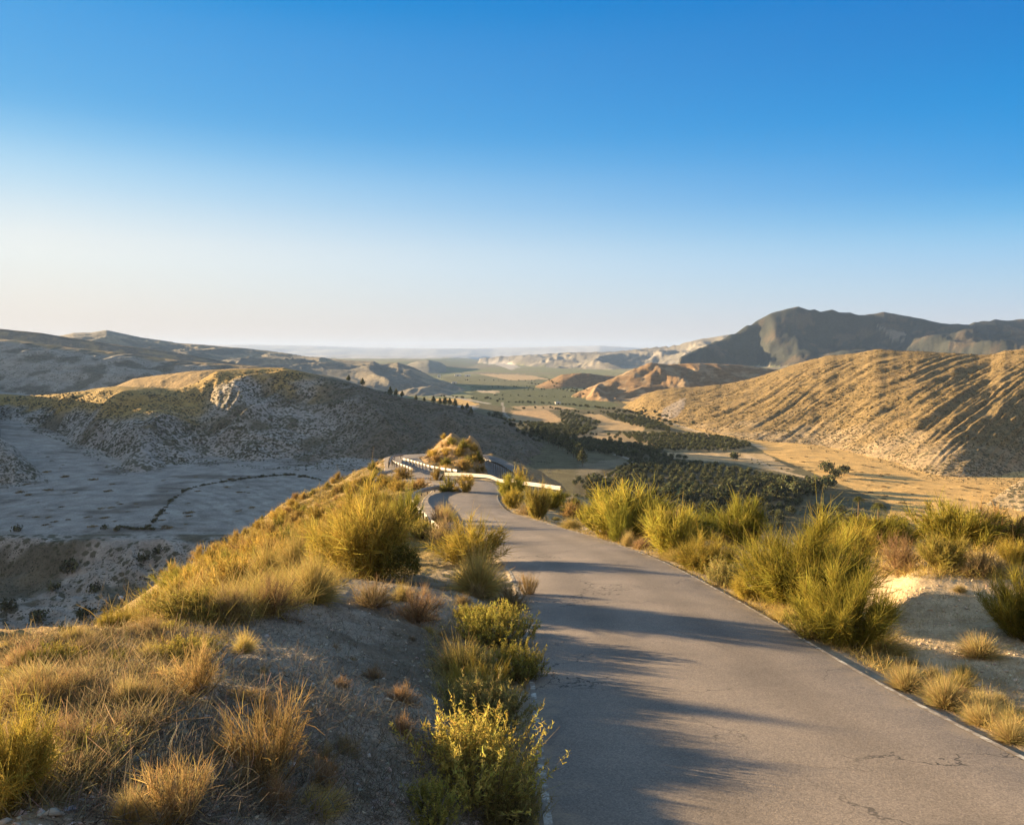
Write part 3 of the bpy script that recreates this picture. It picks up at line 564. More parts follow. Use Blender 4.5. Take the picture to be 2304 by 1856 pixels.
# ------------------------------------------------------------------ guard rails
def metal():
    m, t, b = newmat('galvanised_steel'); b.inputs['Metallic'].default_value = .35; b.inputs['Roughness'].default_value = .6
    n = N(t, 'ShaderNodeTexNoise'); n.inputs['Scale'].default_value = 3; n.inputs['Detail'].default_value = 6; r = N(t, 'ShaderNodeValToRGB'); t.links.new(n.outputs[0], r.inputs[0])
    r.color_ramp.elements[0].color = (.20, .17, .14, 1); r.color_ramp.elements[1].color = (.42, .41, .39, 1); t.links.new(r.outputs[0], b.inputs['Base Color']); return m
M_STEEL = metal()
WP = [(-.0, .31), (.0, .285), (.05, .26), (.08, .225), (.08, .195), (.05, .165), (.0, .14), (.05, .115), (.08, .085), (.08, .055), (.05, .02), (.0, 0.), (-.006, 0.), (-.006, .31)]
def guard_rail(pts, side, label, step=2.0, H=.72, fit=False):
    """pts: photo points on the rail's top with a distance; posts reach down to the ground"""
    P = []
    for px, py, D0 in pts:                       # the distance at which the sight line passes H above the ground
        Ds = D0 * np.linspace(.72, 1.3, 120); h = float(S(py)) * Ds - gz(float(A(px, py)) * Ds, Ds); k = np.nonzero((h[:-1] >= H) & (h[1:] < H))[0]
        if fit and len(k): D = Ds[k[0]]; p = at(px, py, D)
        elif fit: p = at(px, py, D0); p[2] = float(gz(p[0], p[1])) + H
        else: p = at(px, py, D0)
        P.append(p)
    P = np.array(P, float)
    for _ in range(2): P[1:-1] = .25 * P[:-2] + .5 * P[1:-1] + .25 * P[2:]
    P = catmull(P, 8)
    P[:, 2] = np.maximum(P[:, 2], gz(P[:, 0], P[:, 1]) + .5)
    base = P[0].copy(); base[2] -= H
    root = link('guard_rail', None, loc=base, label=label, cat='guard rail', group='steel guard rails along the road bends')
    t = np.gradient(P, axis=0); n = np.stack([t[:, 1], -t[:, 0], 0 * t[:, 0]], 1); n /= np.linalg.norm(n, axis=1)[:, None] + 1e-9; n *= side
    V = np.stack([P + n * o - np.array([0, 0, .31 - h]) for o, h in WP], 1) - base; k = len(WP); I = np.arange(len(P) * k).reshape(len(P), k); I2 = np.roll(I, -1, 1)
    q = np.stack([I[:-1], I2[:-1], I2[1:], I[1:]], -1).reshape(-1, 4); link('beam', mesh_np('beam', V.reshape(-1, 3), q, M_STEEL), root)
    al = np.concatenate([[0], np.cumsum(np.linalg.norm(np.diff(P, axis=0), axis=1))]); pm = None
    for s in np.arange(.3, al[-1], step):
        p = np.array([np.interp(s, al, P[:, i]) for i in range(3)]); nn_ = np.array([np.interp(s, al, n[:, i]) for i in range(3)]); nn_ /= np.linalg.norm(nn_)
        g = float(gz(p[0], p[1])); c = p - nn_ * .1; hgt = min(max(p[2] - g, .5), 2.2) + .2; tt_ = np.array([-nn_[1], nn_[0], 0])
        # C-shaped post
        prof = [(-.05, .05), (.05, .05), (.05, .035), (-.035, .035), (-.035, -.035), (.05, -.035), (.05, -.05), (-.05, -.05)]
        Vp = np.array([c - base + nn_ * a + tt_ * b_ + np.array([0, 0, z]) for z in (.02, -hgt) for a, b_ in prof]); m8 = len(prof)
        F = [[i, (i + 1) % m8, m8 + (i + 1) % m8, m8 + i] for i in range(m8)] + [[0, 1, 2, 3], [0, 3, 4, 7], [4, 5, 6, 7]]
        link('post', mesh_np('post', Vp, np.array(F), M_STEEL), root)
    return root
guard_rail([(990,1205,31.5),(978,1180,33.5),(968,1161,35.5),(950,1147,38),(936,1138,40.5),(926,1126,43),(920,1113,46),(928,1104,49),(950,1097,52),(975,1094,54),(1000,1092,55)], 1, 'curving steel guard rail nearest the camera, left of the road among yellow shrubs', 1.33)
guard_rail([(843,1080,67),(846,1071,70),(852,1064,73),(870,1062,76),(895,1061,79),(925,1058,82)], 1, 'bent steel guard rail standing alone on the left spur beyond the first bend', 2)
guard_rail([(928,1053,86),(914,1046,93),(897,1041,99),(882,1037,105),(878,1033,112),(886,1031,118)], 1, 'sunlit guard rail on the outer left edge of the far road bend', 2, fit=True)
guard_rail([(876,1040,113),(877,1028,118),(880,1023,124),(893,1022,128),(907,1021,130)], 1, 'highest thin guard rail at the far left turn behind the bend', 2, fit=True)
guard_rail([(905,1030,112),(925,1032,108),(945,1040,103),(962,1048,97),(995,1052,92),(1028,1056,86)], -1, 'bright guard rail on the inner side of the far bend, below the rocky mound', 2, fit=True)
guard_rail([(1000,1073,70),(1065,1075,67),(1130,1077,64),(1200,1083,58),(1262,1094,52)], 1, 'long straight guard rail across the outside of the second bend, under the mound', 4)
guard_rail([(1079,1031,130),(1096,1033,122),(1112,1037,115),(1128,1043,107),(1144,1052,99),(1165,1068,90)], -1, 'pale guard rail curving down on the right of the rocky mound', 2)
guard_rail([(1155,1123,46),(1163,1118,47),(1173,1111,48.5)], -1, 'short dark stub of guard rail among the shrubs right of the road', 1.2)

# ------------------------------------------------------------------ plants: materials
def foliage_mat(name, trans=.35, var=.25):
    m = bpy.data.materials.new(name); m.use_nodes = True; t = m.node_tree; t.nodes.clear(); L = t.links.new
    o = N(t, 'ShaderNodeOutputMaterial'); d = N(t, 'ShaderNodeBsdfDiffuse'); tr = N(t, 'ShaderNodeBsdfTranslucent'); mx = N(t, 'ShaderNodeMixShader'); mx.inputs[0].default_value = trans
    a = N(t, 'ShaderNodeAttribute', attribute_name='Col'); oi = N(t, 'ShaderNodeObjectInfo'); mr = N(t, 'ShaderNodeMapRange'); L(oi.outputs['Random'], mr.inputs[0]); mr.inputs[3].default_value = 1 - var; mr.inputs[4].default_value = 1 + var
    v = N(t, 'ShaderNodeVectorMath', operation='SCALE'); L(a.outputs['Color'], v.inputs[0]); L(mr.outputs[0], v.inputs['Scale'])
    L(v.outputs[0], d.inputs[0]); L(v.outputs[0], tr.inputs[0]); L(d.outputs[0], mx.inputs[1]); L(tr.outputs[0], mx.inputs[2]); L(mx.outputs[0], o.inputs[0]); return m
M_BLADE = foliage_mat('fine_foliage', .38); M_TWIG = foliage_mat('twigs', .0); M_LEAF = foliage_mat('tree_leaves', .2, .2); M_STRAW = foliage_mat('straw', .3, .1)
def unit(v): return v / (np.linalg.norm(v, axis=-1, keepdims=True) + 1e-9)
R_ = lambda *s: rng.random(s)
def Nn(*s): return rng.normal(size=s)
class Geo:
    def __init__(s): s.V = []; s.F = []; s.C = []; s.n = 0
    def add(s, V, F, C_): s.V.append(V); s.F.append(F + s.n); s.C.append(C_); s.n += len(V)
    def mesh(s, name, mat, fsz=4): return mesh_np(name, np.concatenate(s.V), np.concatenate(s.F), mat, np.concatenate(s.C), fsz=fsz)
def blades(g, B, D, Ln, bend, wd, seg, colr_, tipc=None):
    n = len(B); t = np.linspace(0, 1, seg + 1); Ln = np.asarray(Ln).reshape(-1, 1, 1)
    P = B[:, None] + D[:, None] * Ln * t[None, :, None] + bend[:, None] * Ln * (t ** 2)[None, :, None]
    side = unit(np.cross(D, unit(Nn(n, 3)))); wdt = np.asarray(wd).reshape(-1, 1, 1) * (1 - .8 * t ** 1.5)[None, :, None] * .5
    V = np.stack([P - side[:, None] * wdt, P + side[:, None] * wdt], 2)       # n, seg+1, 2, 3
    I = np.arange(n * (seg + 1) * 2).reshape(n, seg + 1, 2)
    F = np.stack([I[:, :-1, 0], I[:, :-1, 1], I[:, 1:, 1], I[:, 1:, 0]], -1).reshape(-1, 4)
    c = np.repeat(colr_[:, None], seg + 1, 1)
    if tipc is not None: c = c * (1 - t[None, :, None]) + tipc[:, None] * t[None, :, None]
    c = np.repeat(c[:, :, None], 2, 2); g.add(V.reshape(-1, 3), F, c.reshape(-1, 3))
def cvar(c, n, v=.18, hv=.08):
    c = np.array(c)[None] * (1 + v * Nn(n, 1)); return np.clip(c * (1 + hv * Nn(n, 3)), .008, .95)
def cone_dirs(n, lo, hi, phi=None):
    th = np.radians(lo + (hi - lo) * R_(n) ** .7); ph = 2 * pi * R_(n) if phi is None else phi
    return np.stack([np.sin(th) * np.cos(ph), np.sin(th) * np.sin(ph), np.cos(th)], 1)

# ------------------------------------------------------------------ plants: each builder returns meshes about one metre tall
def retama(c_leaf, c_tip, n_st=34, n_tw=150, wide=44, w=.0065, up=.55, bare=.28):
    """broom: bare woody stems fanning from the foot, fine rush-like twigs above"""
    st = Geo(); fo = Geo()
    th = np.radians(4 + 74 * (wide / 44) ** .3 * R_(n_st) ** .62); ph = 2 * pi * R_(n_st); D = np.stack([np.sin(th) * np.cos(ph), np.sin(th) * np.sin(ph), np.cos(th)], 1); cz_ = D[:, 2]
    L_ = (.52 + .26 * R_(n_st)) * (.80 + .20 * cz_); B = np.stack([.07 * Nn(n_st), .07 * Nn(n_st), 0 * cz_ - .03], 1)
    up_ = np.tile([0, 0, 1.], (n_st, 1)); bend = up_ * (.10 + .55 * (1 - cz_))[:, None] + .10 * Nn(n_st, 3)
    blades(st, B, D, L_, bend, .013 + .010 * R_(n_st), 4, cvar((.10, .075, .045), n_st))
    blades(st, B, D, L_, bend, .013 + .010 * R_(n_st), 4, cvar((.13, .10, .06), n_st))
    n = n_st * n_tw; k = np.repeat(np.arange(n_st), n_tw); t = bare * .7 + (1.02 - bare * .7) * R_(n) ** .75
    P = B[k] + D[k] * (L_[k] * t)[:, None] + bend[k] * (L_[k] * t ** 2)[:, None] + .028 * Nn(n, 3)
    d = unit(D[k] * .75 + np.array([0, 0, up]) + .50 * Nn(n, 3)); ln = (.06 + .15 * R_(n) + .16 * R_(n) ** 5) * (.55 + .6 * t)
    cl = cvar(c_leaf, n, .22); ct = cvar(c_tip, n, .2)
    # whole sprays differ in tone
    tone = (1 + .2 * Nn(n_st))[k][:, None]; blades(fo, P, d, ln, np.array([0, 0, -.05]) + .25 * Nn(n, 3), w * (.7 + .6 * R_(n)), 2, cl * tone, ct * tone)
    return [('stems', st.mesh('broom_stems', M_TWIG)), ('foliage', fo.mesh('broom_foliage', M_BLADE))]
def tussock(c, ct, n=2600, w=.008, spread=78, droop=.35, ln=(.55, 1.0), foot=.10):
    g = Geo(); D = cone_dirs(n, 2, spread); B = np.stack([foot * Nn(n) * .6, foot * Nn(n) * .6, -.03 + 0 * D[:, 0]], 1)
    out = D * [1, 1, 0]; L_ = (ln[0] + (ln[1] - ln[0]) * R_(n)) * (1 - .25 * np.linalg.norm(out, axis=1))
    blades(g, B, D, L_, out * droop * .6 + np.array([0, 0, -droop]) * np.linalg.norm(out, axis=1)[:, None] + .08 * Nn(n, 3), w * (.7 + .6 * R_(n)), 4, cvar(c, n, .2), cvar(ct, n, .2))
    return [('foliage', g.mesh('grass_blades', M_BLADE))]
def twig_ball(c, ct, n_st=60, n_tw=55, w=.006, flat=.8):
    """dry or half-dry dome of short branching twigs"""
    st = Geo(); fo = Geo(); D = cone_dirs(n_st, 0, 84); L_ = (.45 + .3 * R_(n_st)); B = np.zeros((n_st, 3)) + .03 * Nn(n_st, 3) - [0, 0, .03]
    bend = .12 * Nn(n_st, 3); blades(st, B, D, L_, bend, .012 + .008 * R_(n_st), 3, cvar((.13, .09, .055), n_st))
    n = n_st * n_tw; k = np.repeat(np.arange(n_st), n_tw); t = .3 + .7 * R_(n)
    P = B[k] + D[k] * (L_[k] * t)[:, None] + bend[k] * (L_[k] * t * t)[:, None]; d = unit(D[k] + .62 * Nn(n, 3) + [0, 0, .2])
    blades(fo, P, d, .10 + .2 * R_(n), .25 * Nn(n, 3), w * (.7 + .6 * R_(n)), 2, cvar(c, n, .25), cvar(ct, n, .25))
    return [('stems', st.mesh('shrub_stems', M_TWIG)), ('foliage', fo.mesh('shrub_twigs', M_BLADE))]
def saltbush(c, ct, n_sh=230, n_lf=46, w=.012, tall=()):
    """dense bush of upright shoots, each clad in tiny narrow leaves"""
    st = Geo(); fo = Geo(); D = cone_dirs(n_sh, 0, 80); r = .30 + .32 * R_(n_sh)
    hh = 1 + .22 * Nn(n_sh); 
    for q in tall: hh[q] *= 1.45
    B = D * (r * .9)[:, None] * [1, 1, .85]; S_ = unit(D * .55 + [0, 0, .8] + .22 * Nn(n_sh, 3)); L_ = .30 * hh
    blades(st, B * .1, unit(B), np.linalg.norm(B, axis=1), np.zeros((n_sh, 3)), .008 + 0 * r, 2, cvar((.12, .09, .055), n_sh)); blades(st, B, S_, L_, .05 * Nn(n_sh, 3), .007 + 0 * r, 2, cvar((.2, .15, .07), n_sh))
    n = n_sh * n_lf; k = np.repeat(np.arange(n_sh), n_lf); t = R_(n) ** .9
    P = B[k] * (1 - .5 * (t < .15) * R_(n))[:, None] + S_[k] * (L_[k] * t)[:, None] + .010 * Nn(n, 3); d = unit(S_[k] * .7 + .75 * Nn(n, 3) + [0, 0, .3])
    tone = (1 + .22 * Nn(n_sh))[k][:, None]; m = np.clip(t[:, None] * 1.1, 0, 1)
    cc = (cvar(c, n) * (1 - m) + cvar(ct, n) * m) * tone; blades(fo, P, d, .022 + .03 * R_(n), .1 * Nn(n, 3), w * (.6 + .8 * R_(n)), 1, cc)
    return [('stems', st.mesh('bush_stems', M_TWIG)), ('foliage', fo.mesh('bush_leaves', M_BLADE))]
def leafy(c, ct, n=5200, sz=.045):
    g = Geo(); st = Geo(); d = cone_dirs(n, 0, 95); lump = 1 + .18 * np.sin(d[:, 0] * 9 + 1) * np.sin(d[:, 1] * 8) ; r = (.25 + .35 * R_(n) ** .5) * lump
    P = d * r[:, None] + [0, 0, .32]; m = (r / .7)[:, None] ** 2; cc = cvar(c, n, .3) * (1 - m) + cvar(ct, n, .25) * m
    blades(g, P, unit(Nn(n, 3)), sz * (.6 + .8 * R_(n)), .1 * Nn(n, 3), sz * .55, 1, cc)
    D = cone_dirs(30, 0, 70); blades(st, np.zeros((30, 3)), D, .5 + 0 * D[:, 0], .1 * Nn(30, 3), .014 + 0 * D[:, 0], 3, cvar((.1, .075, .05), 30))
    return [('stems', st.mesh('bush_stems', M_TWIG)), ('foliage', g.mesh('bush_leaves', M_BLADE))]
GOLD, GOLDT = (.26, .20, .038), (.38, .30, .07)
OLIV, OLIVT = (.16, .155, .028), (.30, .27, .05)
LIME, LIMET = (.20, .175, .032), (.33, .275, .05)
DRY, DRYT = (.23, .17, .085), (.38, .285, .14)
GREY, GREYT = (.17, .155, .065), (.30, .255, .09)
PROTO = {
 'retama':   [retama(OLIV, LIMET, 60, 300, w=.0055), retama(LIME, (.36, .30, .055), 54, 300, 40, w=.0055), retama((.18, .16, .03), (.30, .26, .05), 50, 280, 50, w=.0055)],
 'retama_far': [retama(LIME, (.38, .32, .06), 44, 170, 42, .011), retama(OLIV, (.30, .265, .05), 40, 170, 48, .011), retama((.20, .17, .04), (.36, .29, .08), 40, 150, 40, .011)],
 'broom':    [retama(GOLD, GOLDT, 60, 190, 52, .0075, .25, .12), retama((.30, .225, .04), GOLDT, 50, 180, 56, .0075, .2, .1)],
 'green':    [retama(OLIV, (.26, .25, .045), 44, 130, 50, .009, .3, .1)],
 'tussock':  [tussock(GOLD, (.44, .34, .12)), tussock((.26, .205, .06), (.40, .31, .11), spread=70)],
 'tussock_fine': [tussock((.27, .205, .075), (.45, .35, .15), 1500, .009, 62, .25), tussock((.22, .19, .06), (.50, .38, .13), 1300, .009, 66, .3)],
 'dry':      [twig_ball(DRY, DRYT), twig_ball((.20, .13, .07), (.36, .24, .12))],
 'dry_tall': [retama((.26, .18, .075), (.42, .30, .12), 34, 90, 30, .0065, .6, .15)],
 'salt':     [saltbush(GREY, GREYT), saltbush((.18, .17, .05), (.36, .31, .07))],
 'salt_gold':[saltbush((.20, .175, .05), (.38, .31, .075), tall=range(0, 40))],
 'leafy':    [leafy((.05, .055, .02), (.20, .17, .04))],
 'golden_far': [retama((.28, .20, .045), (.42, .30, .08), 30, 70, 56, .017, .2, .05), twig_ball((.24, .165, .055), (.36, .26, .09), 44, 40, .016), twig_ball((.24, .19, .045), (.38, .29, .07), 44, 40, .016)],
 'green_far':  [twig_ball((.13, .125, .03), (.24, .21, .05), 44, 32, .02)],
 'dry_far':    [twig_ball((.22, .145, .06), (.36, .24, .10), 40, 26, .018)],
}
NAMES = {'retama': 'broom_bush', 'retama_far': 'broom_bush', 'broom': 'broom_bush', 'green': 'broom_bush', 'tussock': 'grass_tussock', 'tussock_fine': 'grass_tussock', 'dry': 'dry_shrub', 'dry_tall': 'dry_shrub', 'salt': 'shrub', 'salt_gold': 'shrub', 'leafy': 'shrub', 'golden_far': 'shrub', 'green_far': 'shrub', 'dry_far': 'dry_shrub'}
CATS = {'broom_bush': 'bush', 'grass_tussock': 'grass clump', 'dry_shrub': 'dry shrub', 'shrub': 'shrub'}
def plant(kind, x, y, z, wd, h, label, group=None, var=None):
    parts = PROTO[kind][(rng.integers(len(PROTO[kind])) if var is None else var)]; nm = NAMES[kind]; rz = rng.random() * 2 * pi
    nat = {'retama': 1.32, 'retama_far': 1.32, 'broom': 1.4, 'green': 1.4, 'dry_tall': 1.15, 'tussock': 1.25, 'tussock_fine': 1.15, 'dry': 1.35, 'salt': .98, 'salt_gold': .95, 'leafy': 1.25, 'golden_far': 1.5, 'green_far': 1.4, 'dry_far': 1.4}[kind]
    tall = {'dry': .85, 'salt': .85, 'leafy': .92, 'golden_far': .8, 'green_far': .8, 'dry_far': .8, 'tussock': .75, 'tussock_fine': .85, 'broom': .85, 'green': .85, 'retama': 1.04, 'retama_far': 1.04}.get(kind, 1.0)
    sx = wd / nat; sz_ = h / tall
    if len(parts) == 1:
        r = link(nm, parts[0][1], loc=(x, y, z), label=label, cat=CATS[nm], group=group)
    else:
        r = link(nm, None, loc=(x, y, z), label=label, cat=CATS[nm], group=group)
        for pn, me in parts: link(pn, me, r)
    r.rotation_euler = (0, 0, rz); r.scale = (sx, sx, sz_); return r

# ------------------------------------------------------------------ plants: the ones that can be told apart (photo point of the foot, size in photo pixels)
BUSH = [
 ('retama',1735,1368,345,255,'largest green broom bush, with bare brown stems, right of the road'),
 ('retama',1885,1452,240,205,'second large green broom bush, right of the largest one, by the white line',None),
 ('salt',1790,1432,130,85,'low yellow-green shrub at the left foot of the second large broom',1),
 ('tussock_fine',1975,1462,170,62,'low spreading grass clump right of the second large broom'),
 ('retama',2298,1436,190,170,'green broom bush cut by the right edge of the picture'),
 ('tussock_fine',2205,1478,115,62,'grass clump on pale sand below the broom at the right edge'),
 ('tussock_fine',2040,1552,100,72,'grass clump at the asphalt edge, highest of the row on the right'),
 ('tussock_fine',2125,1592,110,92,'greener tall grass clump in the row along the right asphalt edge'),
 ('tussock_fine',2205,1630,90,62,'grass clump in the roadside row just above the near end of the white line'),
 ('tussock_fine',2275,1668,100,70,'grass clump nearest the bottom right corner beside the white line'),
 ('tussock_fine',2170,1520,60,34,'small dry grass clump on sand above the roadside row of clumps'),
 ('broom',1450,1282,165,86,'golden low broom by the right road edge, left of a green clump'),
 ('salt',1565,1318,85,72,'green-grey clump between two golden low bushes at the right road edge',0),
 ('broom',1628,1345,110,66,'golden low bush touching the left foot of the largest broom',1),
 ('retama_far',1368,1252,150,150,'bushy olive-green broom behind the bend of the white line, round and dense'),
 ('retama_far',1300,1205,220,155,'tallest pale golden broom in the thicket right of the bend'),
 ('retama_far',1410,1215,150,110,'dark green broom behind the round dense one in the thicket'),
 ('retama_far',1190,1165,75,100,'slender broom with bare stems at the left end of the thicket'),
 ('green',1243,1222,72,85,'small dark green broom at the road side in front of the thicket'),
 ('tussock_fine',1275,1232,38,40,'tiny yellow tuft between the small dark green broom and the dense one'),
 ('broom',1134,1143,60,44,'small yellow bush at the inner corner of the first bend'),
 ('dry',1172,1158,70,32,'low reddish dry shrub beside the small yellow corner bush',0),
 ('retama_far',1150,1118,75,60,'greyish broom above the small yellow corner bush'),
 ('dry',1320,1238,60,30,'low dry shrub at the foot of the tallest pale golden broom',1),
 ('tussock_fine',1205,1190,60,30,'low golden grass along the right road edge below the slender broom'),
 ('dry',1488,1232,110,82,'round brown dry shrub on the sandy bank right of the dense broom',1),
 ('dry_tall',1493,1200,85,72,'tall yellow shoots rising behind the round brown dry shrub'),
 ('green',1432,1210,72,50,'round yellow-green bush left of the tall yellow shoots',0),
 ('green',1575,1212,135,66,'dark-bottomed yellow-green bush right of the tall yellow shoots',0),
 ('retama_far',1665,1225,135,128,'upright golden-green broom directly behind the largest broom, to its left'),
 ('retama_far',1850,1235,110,105,'leaning golden-green broom behind the largest broom, to its right'),
 ('broom',1925,1255,110,84,'golden broom left of the brown thorny shrub in the right background row'),
 ('dry',2025,1288,125,92,'brown thorny dry shrub in the row behind the sandy hollow, leftmost brown one',1),
 ('retama_far',2120,1280,125,98,'yellow-green broom between the two brown shrubs of the background row'),
 ('dry',2205,1292,95,74,'brown dry shrub above the sandy mound, right of the yellow-green broom',0),
 ('broom',2285,1268,90,66,'golden-brown bush at the right end of the background row'),
 ('retama_far',1975,1225,90,50,'low golden bush peeking out below the tall palm tree'),
 ('tussock_fine',2160,1330,34,20,'tiny grass tuft on the shaded face of the sandy mound'),
 ('tussock_fine',1700,1395,90,40,'dry low grass under the largest broom at the white line'),
 ('tussock_fine',1520,1262,80,34,'dry grass patch on the sandy bank between brown shrub and golden broom'),
 # left of the road
 ('salt_gold',1050,1800,285,262,'big bush with brightly lit yellow shoots at the left road edge, nearest the camera',0),
 ('salt',1150,1845,140,150,'dark grey-green shrub overhanging the white line at the bottom of the picture',0),
 ('salt',960,1862,150,120,'low dark shrub at the bottom edge, left of the big yellow-topped bush',1),
 ('salt',1085,1640,190,150,'grey-green shrub directly behind the big yellow-topped bush',0),
 ('salt',1160,1530,120,105,'olive shrub leaning on the asphalt, second behind the yellow-topped bush',1),
 ('salt',1055,1535,120,95,'grey shrub left of the olive one that leans on the asphalt',0),
 ('salt',1120,1450,150,115,'dark yellow-green shrub at the road edge, in the middle of the left row',1),
 ('dry',1150,1375,100,80,'brownish dry shrub at the left road edge above the yellow-green one',0),
 ('dry_tall',1190,1342,46,62,'small upright orange tuft standing on the left asphalt edge',0),
 ('tussock',1075,1335,150,100,'grass-green clump with dark foot below the big golden roadside bush'),
 ('broom',1060,1270,170,95,'big golden bush beside the road, right of the bare sandy shoulder',0),
 ('dry',1000,1225,90,72,'pinkish dry shrub between the rail end and the big golden roadside bush',0),
 ('green',918,1188,72,85,'dark green bush hiding the middle of the nearest guard rail'),
 ('salt_gold',950,1212,60,56,'small yellow bush in front of the straight end of the nearest guard rail',0),
 ('tussock_fine',1003,1176,62,52,'pale feathery grass clump between the nearest guard rail and the road'),
 ('dry',985,1185,50,50,'dark low shrub right behind the straight rail end',1),
 ('broom',825,1300,215,190,'very large golden broom on the crest left of the road',0),
 ('broom',752,1290,130,120,'golden broom adjoining the very large one on its left',1),
 ('leafy',905,1312,95,88,'dark leafy bush with orange leaf tips right of the very large golden broom',0),
 ('dry',838,1365,120,74,'round orange-brown dry shrub below the very large golden broom',0),
 ('dry',940,1398,115,85,'brown dry shrub overhanging the shaded bank at the crest end',1),
 ('tussock_fine',905,1350,60,50,'pale grass clump between the two brown shrubs on the crest'),
 ('dry',612,1382,135,96,'round brown dry shrub on the brow of the near knoll',1),
 ('tussock',705,1352,130,108,'yellow-green grass clump right of the round brown shrub on the brow'),
 ('dry',520,1392,105,92,'spiky golden-brown shrub left of the round brown shrub on the brow',0),
 ('salt_gold',430,1385,150,80,'yellow leafy bush left of the spiky golden-brown shrub',0),
 ('green',408,1335,110,55,'long rounded green bush on the slope edge above the dark ravine',0),
 ('green',338,1372,60,46,'small round green bush, lowest of the green ones above the ravine',0),
 ('salt_gold',372,1382,70,52,'small yellow-green bush right of the lowest round green bush',0),
 ('broom',255,1412,80,44,'low yellow bush at the left end of the bushes on the slope edge',1),
 ('tussock',600,1300,110,80,'golden grass clump behind the round brown shrub on the brow'),
 ('tussock',670,1285,110,90,'pale feathery golden grass on the slope left of the golden brooms'),
 ('broom',20,1800,230,215,'tall golden broom at the bottom left corner',0),
 ('dry_tall',600,1765,185,240,'orange dry shrub standing alone on the shaded bank',0),
 ('dry',620,1820,110,90,'dark withered shrub right below the orange dry shrub',1),
 ('dry_tall',395,1868,170,190,'tawny dry shrub at the bottom edge, left part of the bank',0),
 ('tussock_fine',290,1862,110,110,'dry grass clump at the bottom edge beside the tawny shrub'),
 ('dry',720,1775,90,80,'small dark shrub in shade right of the orange dry shrub',1),
 ('dry',905,1650,60,55,'small dark withered tuft on the shaded bank near the grey shrubs',1),
 ('tussock_fine',550,1465,60,62,'thin green stalks sprouting on the shaded side of the knoll'),
 ('dry_tall',440,1555,130,120,'golden twiggy shrub on the light and shade border of the knoll',0),
 ('tussock_fine',290,1590,90,90,'golden dry grass clump in the middle of the sunlit knoll side'),
 ('dry',160,1560,120,80,'brown twiggy shrub low on the sunlit knoll, far left',0),
 ('dry',60,1500,110,70,'brown dry shrub at the left edge near the top of the knoll',1),
 # around the bends
 ('golden_far',1047,1109,58,38,'round pale shrub at the inner edge of the second bend'),
 ('green_far',1010,1108,52,44,'round brown-green shrub left of the pale one at the second bend'),
 ('golden_far',985,1082,44,34,'yellow shrub hiding the road between the two bends'),
 ('golden_far',1052,1083,34,16,'flat yellow shrub against the long straight guard rail'),
 ('golden_far',905,1078,60,30,'yellow-green shrub below the detached bent guard rail'),
 ('dry_far',945,1100,60,30,'brown shrub row piece inside the curve of the nearest rail'),
 ('golden_far',1170,1100,56,48,'golden bush in front of the right end of the long straight rail'),
]
GRP_L = 'shrubs and grass clumps growing left of the road'; GRP_R = 'brooms and grass clumps growing right of the road'
for b in BUSH:
    kind, px, py, w_, h_, lb = b[:6]; var = b[6] if len(b) > 6 else None
    if py >= 1850:
        x, y, z = hit(px, 1852); k = 1.0
    else: x, y, z = hit(px, py, 130)
    m = y / FPX
    if kind in ('retama', 'retama_far', 'broom', 'green') and px > 1110: w_ *= .9; h_ *= .93
    if px > 1110 and y < 60 and not (px < 1200 and py > 1300):                     # keep the crowns off the asphalt
        dd = float(near_road(np.array([x]), np.array([y]))[0][0]); need = HW + .40 * w_ * m
        if dd < need: x += (need - dd) * 1.05; z = float(gz(x, y))
    plant(kind, x, y, z - .02, w_ * m, h_ * m * 1.04, lb, GRP_L if px < 1110 and py < 1e9 and x < 2 else GRP_R, var)

# ------------------------------------------------------------------ plants: shrubs that clothe the left flank, the mound and the roadside
def poly_pts(poly, n):
    P = np.array(poly, float); lo, hi = P.min(0), P.max(0); out = []
    while len(out) < n:
        q = lo + (hi - lo) * R_(400, 2); k = inpoly(q[:, 0], q[:, 1], poly); out += list(q[k])
    return out[:n]
FLANK = [(215,1440),(300,1372),(430,1268),(600,1160),(690,1098),(770,1056),(862,1028),(940,1060),(985,1085),(905,1100),(900,1140),(905,1215),(860,1250),(780,1300),(700,1345),(560,1390),(400,1395)]
LB = {'golden_far': 'golden shrub', 'green_far': 'olive green shrub', 'dry_far': 'brown dry shrub'}
MARKS = [('the very large golden broom', 825, 1250), ('the brow shrub', 612, 1350), ('the nearest guard rail', 940, 1140), ('the dark leafy bush', 905, 1285), ('the detached bent guard rail', 870, 1065),
 ('the long rounded green bush', 408, 1315), ('the pale boulder', 552, 1296), ('the rocky mound top', 1015, 990), ('the long straight guard rail', 1130, 1080), ('the tallest thicket broom', 1300, 1120), ('the largest broom', 1735, 1220), ('the tall palm', 1977, 1150),
 ('the round brown dry shrub', 1488, 1200), ('the sandy mound', 2200, 1275), ('the orange dry shrub', 600, 1660), ('the left edge shrub', 60, 1470), ('the golden twiggy shrub', 440, 1500)]
DIRS = ['right of', 'above and right of', 'above', 'above and left of', 'left of', 'below and left of', 'below', 'below and right of']
ORD = ['', 'second ', 'third ', 'fourth ', 'fifth ', 'sixth ', 'seventh ', 'eighth ', 'ninth ', 'tenth ', 'eleventh ', 'twelfth '] + [w + 'teenth ' for w in ('thir', 'four', 'fif', 'six', 'seven', 'eigh', 'nine')] + ['twentieth '] + ['twenty-' + w for w in ('first ', 'second ', 'third ', 'fourth ', 'fifth ', 'sixth ', 'seventh ', 'eighth ', 'ninth ')] + ['thirtieth '] + ['thirty-' + w for w in ('first ', 'second ', 'third ', 'fourth ', 'fifth ', 'sixth ', 'seventh ', 'eighth ', 'ninth ')]
LABQ = []
